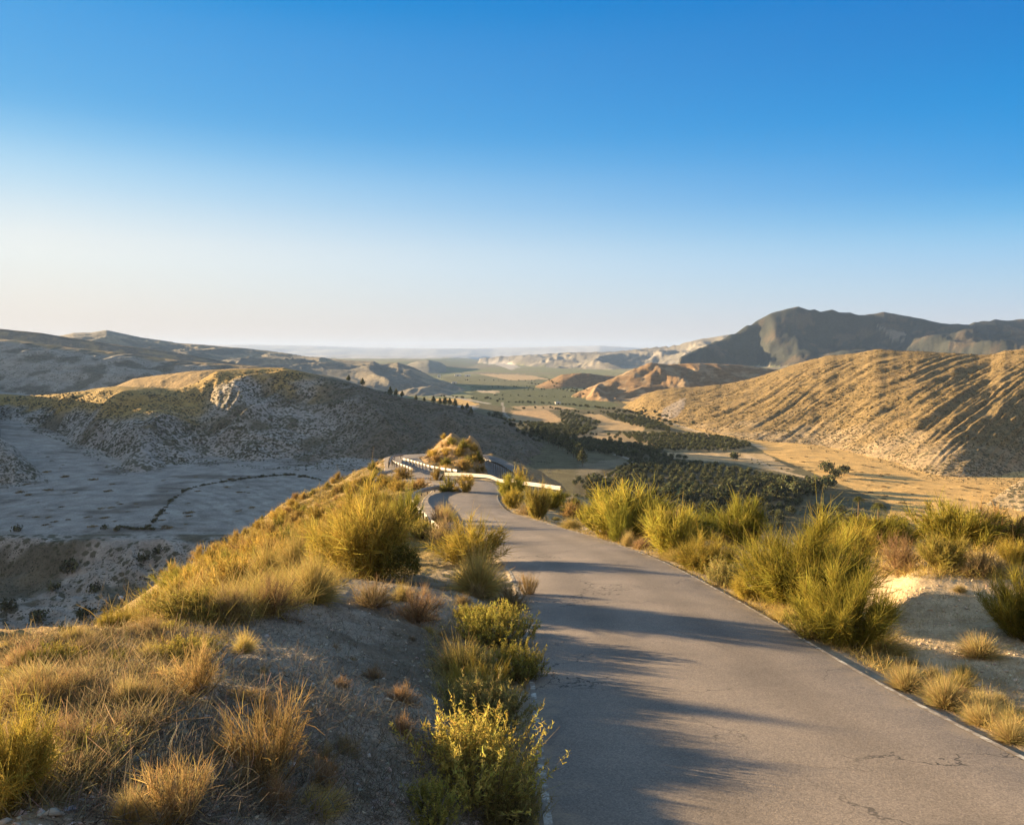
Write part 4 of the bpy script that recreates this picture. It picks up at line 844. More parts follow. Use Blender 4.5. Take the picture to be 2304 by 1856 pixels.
def place_labels():
    """give every queued plant a label by where it stands: direction and rank from the nearest landmark"""
    b = {}
    for o, what, px, py in LABQ:
        m = min(MARKS, key=lambda q: (q[1] - px) ** 2 + 1.6 * (q[2] - py) ** 2); d = int(round(math.atan2(m[2] - py, px - m[1]) / (pi / 4))) % 8
        b.setdefault((what, m[0], d), []).append((math.hypot(px - m[1], py - m[2]), o))
    for (what, mk, d), L_ in b.items():
        L_.sort(key=lambda q: q[0])
        for i, (_, o) in enumerate(L_): o['label'] = '%s, %snearest %s %s' % (what, ORD[min(i, 38)], DIRS[d], mk)
    LABQ.clear()
def scatter(poly, n, kinds, wt, size, labels, group, dmax=140, dmin=0):
    for px, py in poly_pts(poly, n):
        x, y, z = hit(px, py, 1e9)
        if y > dmax or y < dmin or near_road(np.array([x]), np.array([y]))[0][0] < HW + .6: continue
        k = rng.choice(kinds, p=wt); s = size[0] + (size[1] - size[0]) * rng.random()
        LABQ.append((plant(k, x, y, z - .04, s * 1.35, s * (.75 + .3 * rng.random()), labels[k], group), labels[k], px, py))
scatter(FLANK, 300, ['golden_far', 'green_far', 'dry_far'], [.62, .18, .20], (.5, 1.2), LB, 'shrubs covering the left slope of the ridge', dmin=17)
LM = {'golden_far': 'golden mound shrub', 'dry_far': 'brown mound shrub', 'green_far': 'green mound shrub'}
scatter([(930,1035),(945,1005),(985,985),(1045,988),(1065,1003),(1085,1040),(1090,1070),(1000,1050)], 34, ['golden_far', 'dry_far', 'green_far'], [.55, .25, .2], (.8, 1.5), LM, 'shrubs on the rocky mound', dmin=75)
LR = {'retama_far': 'green-gold thicket broom', 'dry_far': 'brown thicket shrub', 'green_far': 'olive thicket shrub'}
scatter([(1200,1120),(1300,1130),(1460,1170),(1700,1195),(1900,1215),(2300,1215),(2300,1240),(1900,1245),(1600,1225),(1450,1205),(1300,1180),(1200,1150)], 42, ['retama_far', 'dry_far', 'green_far'], [.4, .2, .4], (.8, 1.7), LR, 'bushes edging the drop right of the road', dmax=60)

LK2 = {'dry': 'small brown twiggy shrub', 'dry_tall': 'small upright tawny shrub', 'tussock_fine': 'small golden grass tuft', 'salt_gold': 'small yellow leafy plant', 'green': 'small green broom'}
scatter([(0,1450),(250,1425),(500,1390),(540,1400),(450,1480),(380,1570),(280,1640),(180,1740),(0,1700)], 44, ['dry', 'dry_tall', 'tussock_fine', 'salt_gold', 'green'], [.42, .2, .22, .1, .06], (.10, .30), LK2, 'small plants on the near knoll', dmax=14)
scatter([(560,1420),(850,1380),(1000,1420),(900,1600),(800,1830),(300,1850),(450,1640)], 22, ['dry', 'dry_tall', 'tussock_fine', 'salt_gold', 'green'], [.5, .15, .3, .05, .0], (.08, .24), LK2, 'small plants on the shaded bank', dmax=14)
LK3 = {'salt': 'small grey-green verge shrub', 'dry': 'small brown verge shrub', 'tussock_fine': 'small verge grass tuft', 'salt_gold': 'small yellow verge shrub', 'broom': 'small golden verge broom'}
MARKS += [('the yellow-topped bush', 1050, 1700), ('the leaning olive shrub', 1160, 1480), ('the upright orange tuft', 1190, 1320), ('the big golden roadside bush', 1060, 1225), ('the second large broom', 1885, 1350), ('the golden low bush', 1450, 1240)]
scatter([(1040,1290),(1110,1290),(1160,1360),(1185,1450),(1195,1600),(1205,1850),(1100,1850),(1020,1600),(1030,1450)], 46, ['salt', 'dry', 'tussock_fine', 'salt_gold', 'broom'], [.42, .2, .2, .13, .05], (.28, .62), LK3, 'small plants of the left verge', dmax=25)
scatter([(1180,1180),(1400,1250),(1600,1330),(1800,1420),(1800,1380),(1600,1290),(1400,1215),(1200,1150)], 40, ['salt', 'dry', 'tussock_fine', 'salt_gold', 'broom'], [.15, .2, .3, .1, .25], (.3, .8), LK3, 'small plants of the right verge', dmax=50)
scatter([(1900,1460),(2100,1560),(2304,1650),(2304,1600),(2120,1530),(1950,1420)], 16, ['tussock_fine', 'dry'], [.8, .2], (.16, .4), LK3, 'small plants of the right verge', dmax=25)
place_labels()

# ------------------------------------------------------------------ uncountable ground cover
def cover(name, poly, n, per, ln, w, c, ct, label, dmin=0, dmax=1e9, cl=.06, lean=70, seg=2, roadgap=.05, mat=None):
    B = []
    for px, py in poly_pts(poly, n):
        x, y, z = hit(px, py)
        if dmin < y < dmax: B.append((x, y, z))
    B = np.array(B); d, _ = near_road(B[:, 0], B[:, 1]); B = B[d > HW + roadgap]; m = len(B); k = np.repeat(np.arange(m), per); nn_ = len(k)
    sc = (.5 + R_(m))[k]; P = B[k] + Nn(nn_, 3) * [cl, cl, .0] * sc[:, None]; D = cone_dirs(nn_, 5, lean); g = Geo()
    tone = (1 + .2 * Nn(m))[k][:, None]
    far = np.clip(P[:, 1] / 14, 1, 5)
    blades(g, P - [0, 0, .01], D, (ln[0] + (ln[1] - ln[0]) * R_(nn_)) * sc, .3 * Nn(nn_, 3) + [0, 0, -.15], w * (.6 + .8 * R_(nn_)) * far, seg, cvar(c, nn_, .25) * tone, cvar(ct, nn_, .25) * tone)
    o = link(name, g.mesh(name, mat or M_STRAW), kind='stuff'); o['label'] = label; o['category'] = 'dry grass'; return o
KN = [(0,1440),(250,1412),(500,1372),(560,1380),(480,1470),(430,1560),(330,1640),(200,1760),(100,1800),(0,1850)]
cover('dry_grass', KN, 1700, 11, (.02, .12), .004, (.18, .14, .06), (.32, .25, .11), 'golden dry grass covering the sunlit side of the near knoll', cl=.05)
cover('dry_litter', KN + [(0,1856)], 5200, 7, (.03, .14), .006, (.24, .18, .09), (.34, .26, .14), 'flattened straw lying on the sunlit side of the near knoll', lean=92, cl=.06, seg=1)
cover('withered_grass', [(560,1372),(860,1345),(1010,1400),(1120,1500),(1190,1856),(100,1856),(250,1760),(420,1570),(500,1440)], 5500, 8, (.02, .13), .0045, (.11, .095, .075), (.19, .17, .13), 'sparse withered grass and straw on the shaded roadside bank', lean=88, cl=.07)
cover('slope_grass', FLANK, 7000, 14, (.12, .42), .006, (.24, .185, .05), (.40, .31, .11), 'golden dry grass growing between the shrubs of the left slope', dmin=9, dmax=130, cl=.16)
cover('verge_grass', [(900,1135),(960,1120),(1130,1270),(1180,1340),(1190,1600),(1205,1856),(1080,1856),(960,1500),(940,1330),(860,1250)], 1500, 12, (.04, .2), .005, (.22, .18, .07), (.36, .28, .1), 'low grass along the left edge of the asphalt', cl=.06)
cover('verge_grass', [(1120,1145),(1300,1215),(1500,1290),(1700,1380),(1900,1470),(2100,1580),(2304,1680),(2304,1630),(2100,1540),(1900,1430),(1700,1350),(1500,1265),(1300,1190),(1130,1125)], 1500, 12, (.05, .22), .005, (.27, .20, .07), (.48, .36, .13), 'golden low grass along the right edge of the asphalt', cl=.07)
cover('sand_grass', [(1500,1240),(1700,1280),(1900,1340),(2304,1290),(2304,1660),(2000,1500),(1750,1380)], 900, 9, (.03, .16), .004, (.27, .20, .08), (.44, .33, .14), 'scattered straw and sprigs on the pale sand right of the road', cl=.05)
cover('bank_grass', [(1200,1105),(1500,1190),(2300,1230),(2304,1300),(1900,1300),(1600,1290),(1300,1200)], 2000, 12, (.1, .35), .007, (.26, .20, .06), (.46, .34, .11), 'golden grass on the sandy bank behind the right-hand brooms', dmax=60, cl=.12)
cover('mound_grass', [(925,1045),(945,1002),(985,985),(1045,988),(1070,1003),(1100,1070),(1000,1060)], 700, 12, (.12, .4), .006, (.29, .19, .055), (.48, .33, .11), 'golden grass on the rocky mound between the bends', dmin=75, dmax=140, cl=.2)
def stones(name, poly, n, s0, s1, c, label, roadgap=.02):
    B = np.array([hit(px, py) for px, py in poly_pts(poly, n)]); d, _ = near_road(B[:, 0], B[:, 1]); B = B[d > HW + roadgap]; m = len(B)
    o8 = np.array([(1,0,0),(-1,0,0),(0,1,0),(0,-1,0),(0,0,1),(0,0,-1)], float); f8 = np.array([(0,2,4),(2,1,4),(1,3,4),(3,0,4),(2,0,5),(1,2,5),(3,1,5),(0,3,5)])
    s = s0 * (s1 / s0) ** (R_(m) ** 2.2); V = B[:, None] + o8[None] * (1 + .35 * Nn(m, 6, 1)) * s[:, None, None] * np.array([1, .8, .6]) + .2 * s[:, None, None] * Nn(m, 6, 3)
    cc = np.repeat(cvar(c, m, .2, .05)[:, None], 6, 1); F = (f8[None] + 6 * np.arange(m)[:, None, None]).reshape(-1, 3)
    o = link(name, mesh_np(name, V.reshape(-1, 3), F, M_TWIG, cc.reshape(-1, 3), fsz=3), kind='stuff'); o['label'] = label; o['category'] = 'stones'
stones('stones', [(0,1470),(500,1390),(860,1350),(1010,1400),(1190,1856),(0,1856)], 240, .015, .05, (.30, .27, .225), 'larger pale stones on the near bank')
stones('pebbles', [(0,1470),(500,1390),(860,1350),(1010,1400),(1190,1856),(0,1856)], 5200, .004, .035, (.42, .37, .30), 'pebbles and crumbs of pale earth on the near bank')
stones('pebbles', [(1500,1250),(1900,1340),(2304,1290),(2304,1670),(2000,1510),(1750,1390)], 2200, .006, .05, (.48, .38, .26), 'pebbles on the pale sand right of the road')

# ------------------------------------------------------------------ rocks
def rock(px, py, wpx, hpx, c, label, seed=1):
    x, y, z = hit(px, py); s = wpx * y / FPX / 2; h = hpx * y / FPX
    u_, v_ = np.meshgrid(np.linspace(0, 2 * pi, 15)[:-1], np.linspace(.05, pi - .05, 9)); d = np.stack([np.sin(v_) * np.cos(u_), np.sin(v_) * np.sin(u_), np.cos(v_)], -1).reshape(-1, 3)
    r = 1 + .28 * perlin(d[:, 0] * 1.6 + seed, d[:, 1] * 1.6 + d[:, 2] * 2, seed) + .1 * perlin(d[:, 0] * 5, d[:, 1] * 5 + d[:, 2] * 4, seed + 3)
    V = d * r[:, None] * [s, s * .8, h * .6]; I = np.arange(9 * 14).reshape(9, 14); J = np.roll(I, -1, 1)
    F = np.stack([I[:-1], J[:-1], J[1:], I[1:]], -1).reshape(-1, 4)
    link('rock', mesh_np('rock', V, F, M_NEAR, np.tile(C(*c), (len(V), 1)), np.zeros(len(V))), loc=(x, y, z + h * .2), label=label, cat='rock')
rock(552, 1302, 30, 16, (.50, .40, .27), 'pale boulder among the golden shrubs of the left slope', 2)
rock(272, 1346, 11, 8, (.6, .57, .52), 'small white stone on the dark slope above the ravine', 4)
rock(262, 1822, 40, 26, (.33, .30, .26), 'grey half-buried rock among dry grass at the bottom left', 6)
rock(652, 1360, 14, 8, (.45, .36, .26), 'small stone beside the round brown shrub on the brow', 8)

# ------------------------------------------------------------------ far trees
def crown_mesh(name, n, rx, rz, z0, c, ct, sz, lumps=7, trunk=None, cone=False):
    g = Geo(); lp = unit(Nn(lumps, 3)) * [rx * .42, rx * .42, rz * .4]; lr = (.5 + .22 * R_(lumps)) * rx
    k = rng.integers(lumps, size=n); d = unit(Nn(n, 3)); P = lp[k] + d * (lr[k] * (.6 + .5 * R_(n)))[:, None] * [1, 1, rz / rx]
    if cone: f = 1 - np.clip((P[:, 2] + rz) / (2.4 * rz), 0, .85); P[:, :2] *= f[:, None] * 1.3
    P[:, 2] += z0; tone = (1 + .25 * Nn(lumps))[k][:, None]; dd = unit(d + .6 * Nn(n, 3))
    blades(g, P, unit(np.cross(dd, unit(Nn(n, 3)))), sz * (.7 + .6 * R_(n)), .1 * Nn(n, 3), sz * .7, 1, cvar(c, n, .22) * tone, cvar(ct, n, .2) * tone)
    if trunk:
        for a in range(3): blades(g, np.array([[0, 0, -.4]]) + .03 * Nn(1, 3), np.array([[.05 * a - .05, .03, 1.]]), [trunk + .4], np.zeros((1, 3)), [.28], 2, np.array([[.13, .10, .075]]))
    return g.mesh(name, M_LEAF)
OLC, OLT = (.065, .072, .034), (.13, .132, .062)
OLIVE = [crown_mesh('olive', 300, 2.6, 2.0, 2.2, OLC, OLT, .75, trunk=1.6) for _ in range(4)]
PINE = [crown_mesh('pine', 420, 2.4, 3.2, 4.2, (.06, .07, .028), (.13, .125, .045), .7, 9, trunk=3, cone=True) for _ in range(3)]
SHR = [crown_mesh('bush', 120, 1.0, .55, .45, (.07, .07, .035), (.12, .11, .055), .32) for _ in range(3)]
MAT_ = [crown_mesh('mat', 120, 1.5, .22, .15, (.16, .125, .07), (.22, .17, .09), .35) for _ in range(3)]
def tree(nm, me, x, y, z, s, label, cat, group, sz=None):
    o = link(nm, me, loc=(x, y, z - .1), label=label, cat=cat, group=group); o.rotation_euler = (0, 0, rng.random() * 6.28); o.scale = (s, s, sz or s); return o
G1 = [(1390,976),(1493,976),(1601,980),(1679,997),(1692,1008),(1655,1015),(1508,1015),(1434,996)]
G2 = [(1410,1040),(1480,1034),(1560,1044),(1640,1052),(1720,1068),(1830,1090),(1845,1105),(1800,1130),(1760,1190),(1300,1190),(1290,1080),(1360,1085)]
G3 = [(1308,990),(1400,998),(1500,1014),(1478,1022),(1560,1036),(1420,1032),(1300,1015)]
G4 = [(1355,930),(1440,940),(1500,958),(1510,972),(1452,966),(1380,944)]
G6 = [(1180,950),(1345,968),(1300,985),(1420,1004),(1300,1012),(1215,990)]
G5 = [(1262,926),(1305,936),(1352,952),(1300,970),(1262,952)]
def lattice(poly, sp, ang, drop=.08, jit=.5):
    W = []; 
    for p, r in poly: D = -90 / S(r); W.append((float(A(p, r)) * D, D))
    W = np.array(W); c, s = cos(ang), sin(ang); lo, hi = W.min(0) - 30, W.max(0) + 30; out = []
    R = int(max(hi - lo) / sp) + 4; m = (lo + hi) / 2
    for i in range(-R, R):
        for j in range(-R, R):
            q = m + np.array([c * i - s * j * 1.35, s * i + c * j * 1.35]) * sp + jit * rng.normal(size=2)
            if rng.random() > drop: out.append(q)
    q = np.array(out); k = inpoly(q[:, 0], q[:, 1], [tuple(v) for v in W]); return q[k]
trees = []
for nm_, poly, sp, ang, drop, jit, s in (('lit', G1, 6.6, .62, .03, .35, .95), ('shade', G2, 6.6, .3, .12, .9, 1.0), ('mid', G3, 6.0, .5, .08, 1.0, 1.05), ('belt', G6, 6.6, .4, .08, 1.2, 1.), ('upper', G4, 7, .3, .1, 1., 1.0), ('west', G5, 7.5, .5, .1, 1.2, .9)):
    for q in lattice(poly, sp, ang, drop, jit): trees.append((q[1], q[0], nm_, s * (.8 + .4 * rng.random())))
trees.sort()
OL = {'lit': 'olive tree in the sunlit grove planted in straight diagonal rows', 'shade': 'olive tree in the large dark shaded grove on the near valley floor', 'mid': 'olive tree in the irregular belt between the sunlit and the shaded groves',
      'upper': 'olive tree in the grove above the long tan field', 'west': 'olive tree in the grove between the two tan fields', 'belt': 'olive tree in the belt between the tan fields and the dark pines'}
def merge_trees(items, name, label, cat):
    V, F, Cc, n = [], [], [], 0
    cache = {}
    for me, x, y, z, s, sz in items:
        if me.name not in cache:
            v = np.empty(len(me.vertices) * 3, np.float32); me.vertices.foreach_get('co', v); f = np.empty(len(me.loops), np.int32); me.loops.foreach_get('vertex_index', f)
            c = np.empty(len(me.vertices) * 4, np.float32); me.color_attributes['Col'].data.foreach_get('color', c); cache[me.name] = (v.reshape(-1, 3), f.reshape(-1, 4), c.reshape(-1, 4)[:, :3])
        v, f, c = cache[me.name]; a = rng.random() * 6.28; r = np.array([[cos(a), sin(a), 0], [-sin(a), cos(a), 0], [0, 0, 1]])
        V.append((v * [s, s, sz]) @ r + [x, y, z]); F.append(f + n); Cc.append(c * (.8 + .4 * rng.random())); n += len(v)
    o = link(name, mesh_np(name, np.concatenate(V), np.concatenate(F), M_LEAF, np.concatenate(Cc)), kind='stuff'); o['label'] = label; o['category'] = cat
rest = []
for i, (y, x, nm_, s) in enumerate(trees):
    z = float(gz(x, y))
    if i < 300: tree('olive_tree', OLIVE[i % 4], x, y, z, s, OL[nm_], 'olive tree', 'olive trees on the valley floor')
    else: rest.append((OLIVE[i % 4], x, y, z - .1, s, s))
if rest: merge_trees(rest, 'olive_grove', 'farther olive trees of the groves on the valley floor', 'olive grove')
# tree belts farther up the valley: too many and too small to count
belt = []
def belt_line(pts, sp, wid, s, mesh):
    for (p0, r0), (p1, r1) in zip(pts[:-1], pts[1:]):
        a = np.array(hit(p0, r0)[:2]); b = np.array(hit(p1, r1)[:2]); n = max(int(np.hypot(*(b - a)) / sp), 1)
        for k in range(n):
            q = a + (b - a) * (k + rng.random()) / n + wid * rng.normal(size=2); s_ = s * (.6 + .7 * rng.random()); belt.append((mesh[rng.integers(len(mesh))], q[0], q[1], float(gz(q[0], q[1])) - .2, s_, s_))
belt_line([(1125,905),(1250,909),(1400,924),(1440,932)], 7, 4, .9, OLIVE); belt_line([(1150,921),(1240,919),(1300,928),(1340,931)], 9, 3, .8, OLIVE); belt_line([(1160,957),(1260,960),(1345,963)], 6, 4, 1.0, OLIVE)
belt_line([(1350,929),(1410,927),(1460,940),(1530,960)], 7, 7, 1.0, OLIVE); belt_line([(1100,890),(1300,893)], 14, 3, .8, OLIVE); belt_line([(1180,878),(1290,876),(1320,884)], 12, 5, .9, OLIVE); belt_line([(1060,872),(1200,871)], 14, 4, .8, OLIVE)
belt_line([(1000,893),(1130,901)], 11, 10, 1.0, OLIVE); belt_line([(1180,958),(1190,985),(1240,1000)], 6, 8, 1.0, OLIVE); belt_line([(1110,930),(1150,960),(1180,980)], 6, 8, 1.0, OLIVE); belt_line([(1190,862),(1340,866)], 20, 4, 1., OLIVE); belt_line([(1040,856),(1220,858)], 22, 6, 1., OLIVE)
belt_line([(1160,948),(1300,975),(1420,990)], 9, 9, .8, OLIVE)
merge_trees(belt, 'tree_belts', 'distant belts of small dark trees between the fields up the valley', 'tree belt')
PQ = []
# the pines on the crest of the shaded hill, the tall dark trees at its foot
for i, (px, py, h) in enumerate([(785,858,20),(816,869,22),(878,889,24),(892,891,22),(905,893,18),(936,900,16),(954,902,14),(975,908,22),(990,910,20),(1002,912,26),(1012,913,22),(1024,916,24),(1040,922,18),(1052,924,22),(1060,930,20)]):
    x, y, z = hit(px, py + 3); s = h * y / FPX / 7.5
    tree('pine_tree', PINE[i % 3], x, y, z, s, '', 'pine tree', 'pines along the crest of the shaded hill'); PQ.append((COL.objects[-1], 'small crest pine', px, py))
for i, (px, py, h) in enumerate([(1196,985,30),(1210,990,34),(1222,996,36),(1234,1000,34),(1245,1006,38),(1256,1010,36),(1266,1016,40),(1278,1022,42),(1290,1030,46),(1300,1040,48),(1310,1050,44),(1228,984,28),(1252,990,30),(1272,998,30)]):
    x, y, z = hit(px, py); s = h * y / FPX / 7.5
    tree('pine_tree', PINE[i % 3], x, y, z, s, '', 'pine tree', 'dark pines at the foot of the shaded hill'); PQ.append((COL.objects[-1], 'tall belt pine', px, py))
for i, (px, py, w_) in enumerate([(1500,1120,46),(1560,1130,44),(1620,1135,60),(1680,1128,50),(1740,1122,58),(1790,1118,54),(1830,1108,50),(1770,1100,44),(1858,1100,46),(1370,1120,60),(1345,1105,54),(1395,1128,50),(1440,1130,46),(1700,1105,46),(1640,1110,44),(1726,1092,30),(1880,1075,30),(1655,1035,26),(1860,1062,34),(1900,1068,30),(1530,1160,50),(1480,1165,50),(1590,1168,56),(1930,1185,46),(1965,1195,40),(1890,1170,46),(1845,1160,40),(2000,1200,44),(2030,1188,36)]):
    x, y, z = hit(px, py); s = w_ * y / FPX / 5
    tree('round_tree', OLIVE[i % 4], x, y, z, s, 'round dark tree', 'tree', 'round trees on the lower slope to the right', s * .9); LABQ.append((COL.objects[-1], 'round dark tree', px, py))
MARKS = MARKS[9:12] + [('the sunlit grove corner', 1690, 1005), ('the middle of the shaded grove', 1500, 1090)]; place_labels()
# hedge and scrub patches on the valley fields
MARKS = [('the near hedge corner', 330, 1190), ('the lower hedge slope', 372, 1140), ('the hedge bend', 445, 1094), ('the middle of the far hedge', 580, 1074), ('the far hedge end', 715, 1080), ('the left spur tip', 122, 1090), ('the near left field edge', 130, 1190), ('the field foot of the pale spur', 340, 1075),
 ('the tall palm', 1977, 1160), ('the short palm', 1932, 1125), ('the shaded grove end', 1850, 1095), ('the sandy track bend', 1715, 1010), ('the hill foot notch', 2085, 1080), ('the right badland spur', 2235, 1130), ('the hill foot corner', 1950, 1040),
 ('the large ravine bush', 160, 1250), ('the dark slope corner', 60, 1400), ('the crest summit', 640, 826), ('the lone pine gap', 890, 888), ('the densest crest pines', 1000, 910), ('the top of the dark pine belt', 1196, 975), ('the bottom of the dark pine belt', 1300, 1045)]
def tag_last(what, px, py): LABQ.append((COL.objects[-1], what, px, py))
def along(pts, n):
    P = np.array(pts, float); L_ = np.concatenate([[0], np.cumsum(np.hypot(*np.diff(P, axis=0).T))]); s = np.linspace(0, L_[-1], n); return np.stack([np.interp(s, L_, P[:, 0]), np.interp(s, L_, P[:, 1])], 1)
for i, (px, py) in enumerate(along([(330,1190),(345,1175),(365,1150),(385,1128),(410,1108),(445,1094),(480,1088),(530,1080),(580,1074),(640,1069),(690,1074),(720,1080)], 92)):
    x, y, z = hit(px + rng.normal(), py + rng.normal() * .7); s = .7 + 1.5 * rng.random() ** 1.5
    if rng.random() < .16: continue
    tree('hedge_shrub', SHR[i % 3], x, y, z, s, '', 'shrub', 'shrubs of the hedge line in the left field'); tag_last('hedge shrub', px, py)
for i, (px, py) in enumerate(along([(270,1186),(300,1191),(345,1192)], 12)):
    x, y, z = hit(px, py); tree('hedge_shrub', SHR[i % 3], x, y, z, 1.5, 'low dark shrub in the short row at the near corner of the left field', 'shrub', 'shrubs of the short row in the left field'); tag_last('short-row shrub', px, py)
for i, (px, py) in enumerate(poly_pts([(60,1010),(280,1090),(400,1060),(640,1062),(600,1140),(420,1185),(250,1200),(60,1190),(10,1120)], 66)):
    x, y, z = hit(px, py); s = .9 + 1.7 * rng.random() ** 2; tree('scrub_patch', MAT_[i % 3], x, y, z, s, 'flat scrub patch on the bluish shaded field at the left', 'scrub patch', 'scrub patches on the left field', s * .8); tag_last('grey scrub patch', px, py)
for i, (px, py) in enumerate(poly_pts([(1700,1015),(1880,1022),(1960,1050),(2060,1090),(2250,1095),(2270,1150),(2100,1180),(1990,1150),(1880,1110),(1830,1070),(1740,1050)], 125)):
    x, y, z = hit(px, py); s = .6 + 1.3 * rng.random() ** 2; tree('scrub_patch', MAT_[i % 3], x, y, z, s, 'flat brown scrub patch on the sunlit sandy field at the right', 'scrub patch', 'scrub patches on the sandy field', s); tag_last('brown scrub patch', px, py)
for i, (px, py, w_) in enumerate([(160,1285,60),(322,1265,40),(40,1195,30),(235,1190,22),(262,1196,24),(215,1330,40),(15,1370,50),(120,1330,40),(190,1390,60),(140,1420,70),(90,1400,60),(355,1245,30)]):
    x, y, z = hit(px, py); s = w_ * y / FPX / 2.3; tree('ravine_bush', SHR[i % 3], x, y, z, s, 'dark bush in the shaded ravine at the lower left', 'bush', 'dark bushes in the ravine', s * 1.2); tag_last('dark ravine bush', px, py)
LABQ += PQ; place_labels()
# scrub spread over the hillsides
def scrub(name, poly, n, s0, s1, c, label, flat=.7):
    B = np.array([hit(px, py) for px, py in poly_pts(poly, n)]); B = B[(B[:, 1] > 150) & (B[:, 1] < 1700)]
    dens = fbm(B[:, 0] / 45, B[:, 1] / 45, 3, 301); B = B[dens > -.55 + .5 * R_(len(B))]; m = len(B)
    o8 = np.array([(1,0,0),(.3,.9,0),(-.8,.6,0),(-.8,-.6,0),(.3,-.9,0),(0,0,.9),(.45,.3,.65),(-.4,-.3,.6)], float); f8 = np.array([(0,1,6),(1,2,5),(2,3,7),(3,4,7),(4,0,6),(1,5,6),(5,7,4),(5,2,7),(5,4,6)])
    s = (s0 + (s1 - s0) * R_(m) ** 2) * np.clip(B[:, 1] / 700, .7, 1.3); V = B[:, None] + o8[None] * s[:, None, None] * [1, 1, flat] + .22 * s[:, None, None] * Nn(m, 8, 3); V[:, :, 2] -= .1
    cc = np.repeat(cvar(c, m, .25, .06)[:, None], 8, 1); F = (f8[None] + 8 * np.arange(m)[:, None, None]).reshape(-1, 3)
    o = link(name, mesh_np(name, V.reshape(-1, 3), F, M_TWIG, cc.reshape(-1, 3), fsz=3), kind='stuff'); o['label'] = label; o['category'] = 'scrub'
scrub('hill_scrub', [(0,895),(232,880),(400,880),(490,840),(640,832),(800,868),(1000,915),(1130,950),(1240,1010),(1260,1060),(700,1060),(380,1045),(340,1075),(270,1070),(130,990),(0,948)], 15000, .5, 1.5, (.085, .08, .05), 'countless dark scrub dots on the shaded left hill')
scrub('ravine_scrub', [(0,1200),(280,1232),(420,1218),(640,1185),(560,1240),(420,1320),(200,1430),(0,1445)], 5500, .25, .75, (.07, .065, .04), 'countless scrub dots in the shaded ravine')
scrub('spur_scrub', [(0,984),(60,1034),(118,1085),(0,1100)], 900, .5, 1.1, (.085, .08, .05), 'scrub dots on the small spur at the left edge')
scrub('slope_scrub', [(1405,920),(1500,885),(1700,855),(1800,820),(1970,790),(2304,790),(2304,1145),(2210,1135),(2240,1090),(2100,1085),(1990,1045),(1800,1005),(1600,985)], 16000, .45, 1.2, (.12, .09, .04), 'countless low scrub dots on the sunlit right-hand hill')
scrub('floor_scrub', [(1690,1030),(1830,1075),(1870,1100),(1990,1160),(2200,1190),(2200,1215),(1900,1215),(1700,1150)], 1500, .5, 1.6, (.11, .095, .045), 'scrub along the edge of the sandy field')
# ------------------------------------------------------------------ palms
def palm(px, D, ptop, crown_r, label, dead=False, trunk_top=None):
    a = float(A(px, 1140)); x = a * D; z = float(gz(x, D)); zt = float(S(ptop)) * D; H = max(zt - z, 2.)
    root = link('palm_tree', None, loc=(x, D, z - .2), label=label, cat='palm tree', group='two palm trees on the right')
    g = Geo(); n = 9; zz = np.linspace(0, H, n); V = []; 
    for i in range(n):
        r = .34 - .08 * i / n + (.05 if i % 2 else 0)
        V += [(r * cos(t), r * sin(t), zz[i]) for t in np.linspace(0, 2 * pi, 9)[:-1]]
    I = np.arange(n * 8).reshape(n, 8); J = np.roll(I, -1, 1); g.add(np.array(V), np.stack([I[:-1], J[:-1], J[1:], I[1:]], -1).reshape(-1, 4), np.tile([.16, .115, .07], (n * 8, 1)))
    link('trunk', g.mesh('palm_trunk', M_TWIG), root)
    f = Geo(); m = 46; ph = 2 * pi * R_(m); th = np.radians(15 + 100 * R_(m)); D3 = np.stack([np.sin(th) * np.cos(ph), np.sin(th) * np.sin(ph), np.cos(th)], 1)
    B = np.tile([0, 0, H], (m, 1)); blades(f, B, D3, crown_r * (.8 + .3 * R_(m)), np.array([0, 0, -.55]) + .05 * Nn(m, 3), .07 + 0 * ph, 5, cvar((.14, .13, .05), m))
    t = .25 + .75 * R_(m * 46); k = np.repeat(np.arange(m), 46); Lk = crown_r * .95
    P = B[k] + D3[k] * (Lk * t)[:, None] + np.array([0, 0, -.55]) * (Lk * t ** 2)[:, None]; blades(f, P, unit(np.cross(D3[k], Nn(m * 46, 3)) + D3[k] * .6 + [0, 0, -.3]), crown_r * .2 + 0 * t, .1 * Nn(m * 46, 3), .07 + 0 * t, 1, cvar((.085, .10, .03), m * 46, .25), cvar((.16, .155, .045), m * 46, .25))
    link('crown', f.mesh('palm_fronds', M_LEAF), root)
    if dead:
        d = Geo(); q = 26; dd = cone_dirs(q, 4, 40); blades(d, np.tile([0, 0, H + .3], (q, 1)), dd, crown_r * 1.25 * (.5 + .6 * R_(q)), .35 * dd * [1, 1, -2], .12 + 0 * dd[:, 0], 4, cvar((.14, .10, .06), q)); link('dead_fronds', d.mesh('dead_fronds', M_TWIG), root)
palm(1977, 300, 1139, 3.4, 'tall palm with a long bare trunk and dead upright fronds, right of the broom', True)
palm(1932, 335, 1122, 2.7, 'short round palm standing left of the tall palm')

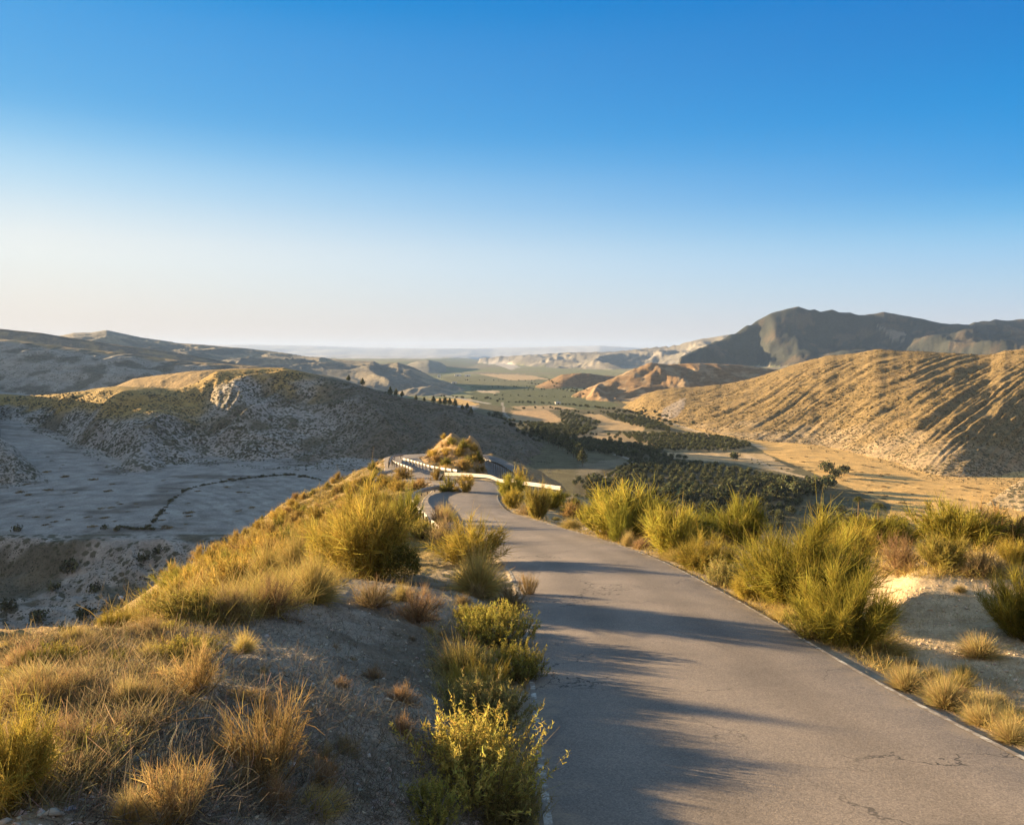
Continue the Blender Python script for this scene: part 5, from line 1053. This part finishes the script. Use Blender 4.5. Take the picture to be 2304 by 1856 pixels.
# ------------------------------------------------------------------ small buildings up the valley
M_WALL, _t, _b = newmat('whitewash'); _b.inputs['Base Color'].default_value = (.72, .69, .62, 1)
M_ROOF, _t, _b = newmat('roof_sheet'); _b.inputs['Base Color'].default_value = (.5, .44, .38, 1)
M_DARK, _t, _b = newmat('dark_opening'); _b.inputs['Base Color'].default_value = (.05, .045, .04, 1)
def boxm(name, x0, x1, y0, y1, z0, z1, mat, ridge=0):
    V = [(x0, y0, z0), (x1, y0, z0), (x1, y1, z0), (x0, y1, z0), (x0, y0, z1), (x1, y0, z1), (x1, y1, z1), (x0, y1, z1)]; F = [(0, 3, 2, 1), (0, 1, 5, 4), (1, 2, 6, 5), (2, 3, 7, 6), (3, 0, 4, 7)]
    me = bpy.data.meshes.new(name)
    if ridge: V += [(x0, (y0 + y1) / 2, z1 + ridge), (x1, (y0 + y1) / 2, z1 + ridge)]; F += [(4, 5, 9, 8), (6, 7, 8, 9), (4, 8, 7), (5, 6, 9)]
    else: F += [(4, 5, 6, 7)]
    me.from_pydata(V, [], F); me.materials.append(mat); return me
def house(px, py, wpx, hpx, label, rot=0.):
    x, y, z = hit(px, py); w_ = wpx * y / FPX; h = hpx * y / FPX; d = w_ * .55
    r = link('farm_shed', None, loc=(x, y, z - .5), label=label, cat='farm building', group='small farm buildings up the valley'); r.rotation_euler = (0, 0, rot)
    link('walls', boxm('walls', -w_ / 2, w_ / 2, -d / 2, d / 2, 0, h + .5, M_WALL), r); link('roof', boxm('roof', -w_ / 2 - .3, w_ / 2 + .3, -d / 2 - .3, d / 2 + .3, h + .51, h + .7, M_ROOF, h * .25), r)
    link('door', boxm('door', -w_ * .1, w_ * .1, -d / 2 - .04, -d / 2 - .01, .5, .5 + h * .7, M_DARK), r)
house(1255, 909, 12, 4, 'white shed standing on the green field, middle of the valley', .15)
house(988, 850, 6, 6, 'small pale block at the foot of the blue hill, far up the valley', -.2)
house(1030, 846, 14, 3, 'long low pale building far up the valley, left of the tan strip', .1)
house(1052, 847, 12, 3, 'long low pale building beside its twin, farther right', .0)
house(1022, 863, 12, 3, 'low white farm building nearer than the twin long ones', .1)

# ------------------------------------------------------------------ haze
V = [(x, y, z) for x in (-26000, 26000) for y in (-3000, 19000) for z in (-140, 264)]
me = bpy.data.meshes.new('haze'); me.from_pydata(V, [], [(0, 1, 3, 2), (4, 6, 7, 5), (0, 4, 5, 1), (2, 3, 7, 6), (0, 2, 6, 4), (1, 5, 7, 3)]); 
mh = bpy.data.materials.new('haze'); mh.use_nodes = True; th = mh.node_tree; th.nodes.clear(); oo = N(th, 'ShaderNodeOutputMaterial'); pv = N(th, 'ShaderNodeVolumePrincipled'); th.links.new(pv.outputs[0], oo.inputs['Volume'])
pv.inputs['Color'].default_value = (.36, .54, .90, 1); pv.inputs['Density'].default_value = 3.1e-5; pv.inputs['Anisotropy'].default_value = .1
me.materials.append(mh); hz_ = link('haze', me, kind='stuff')
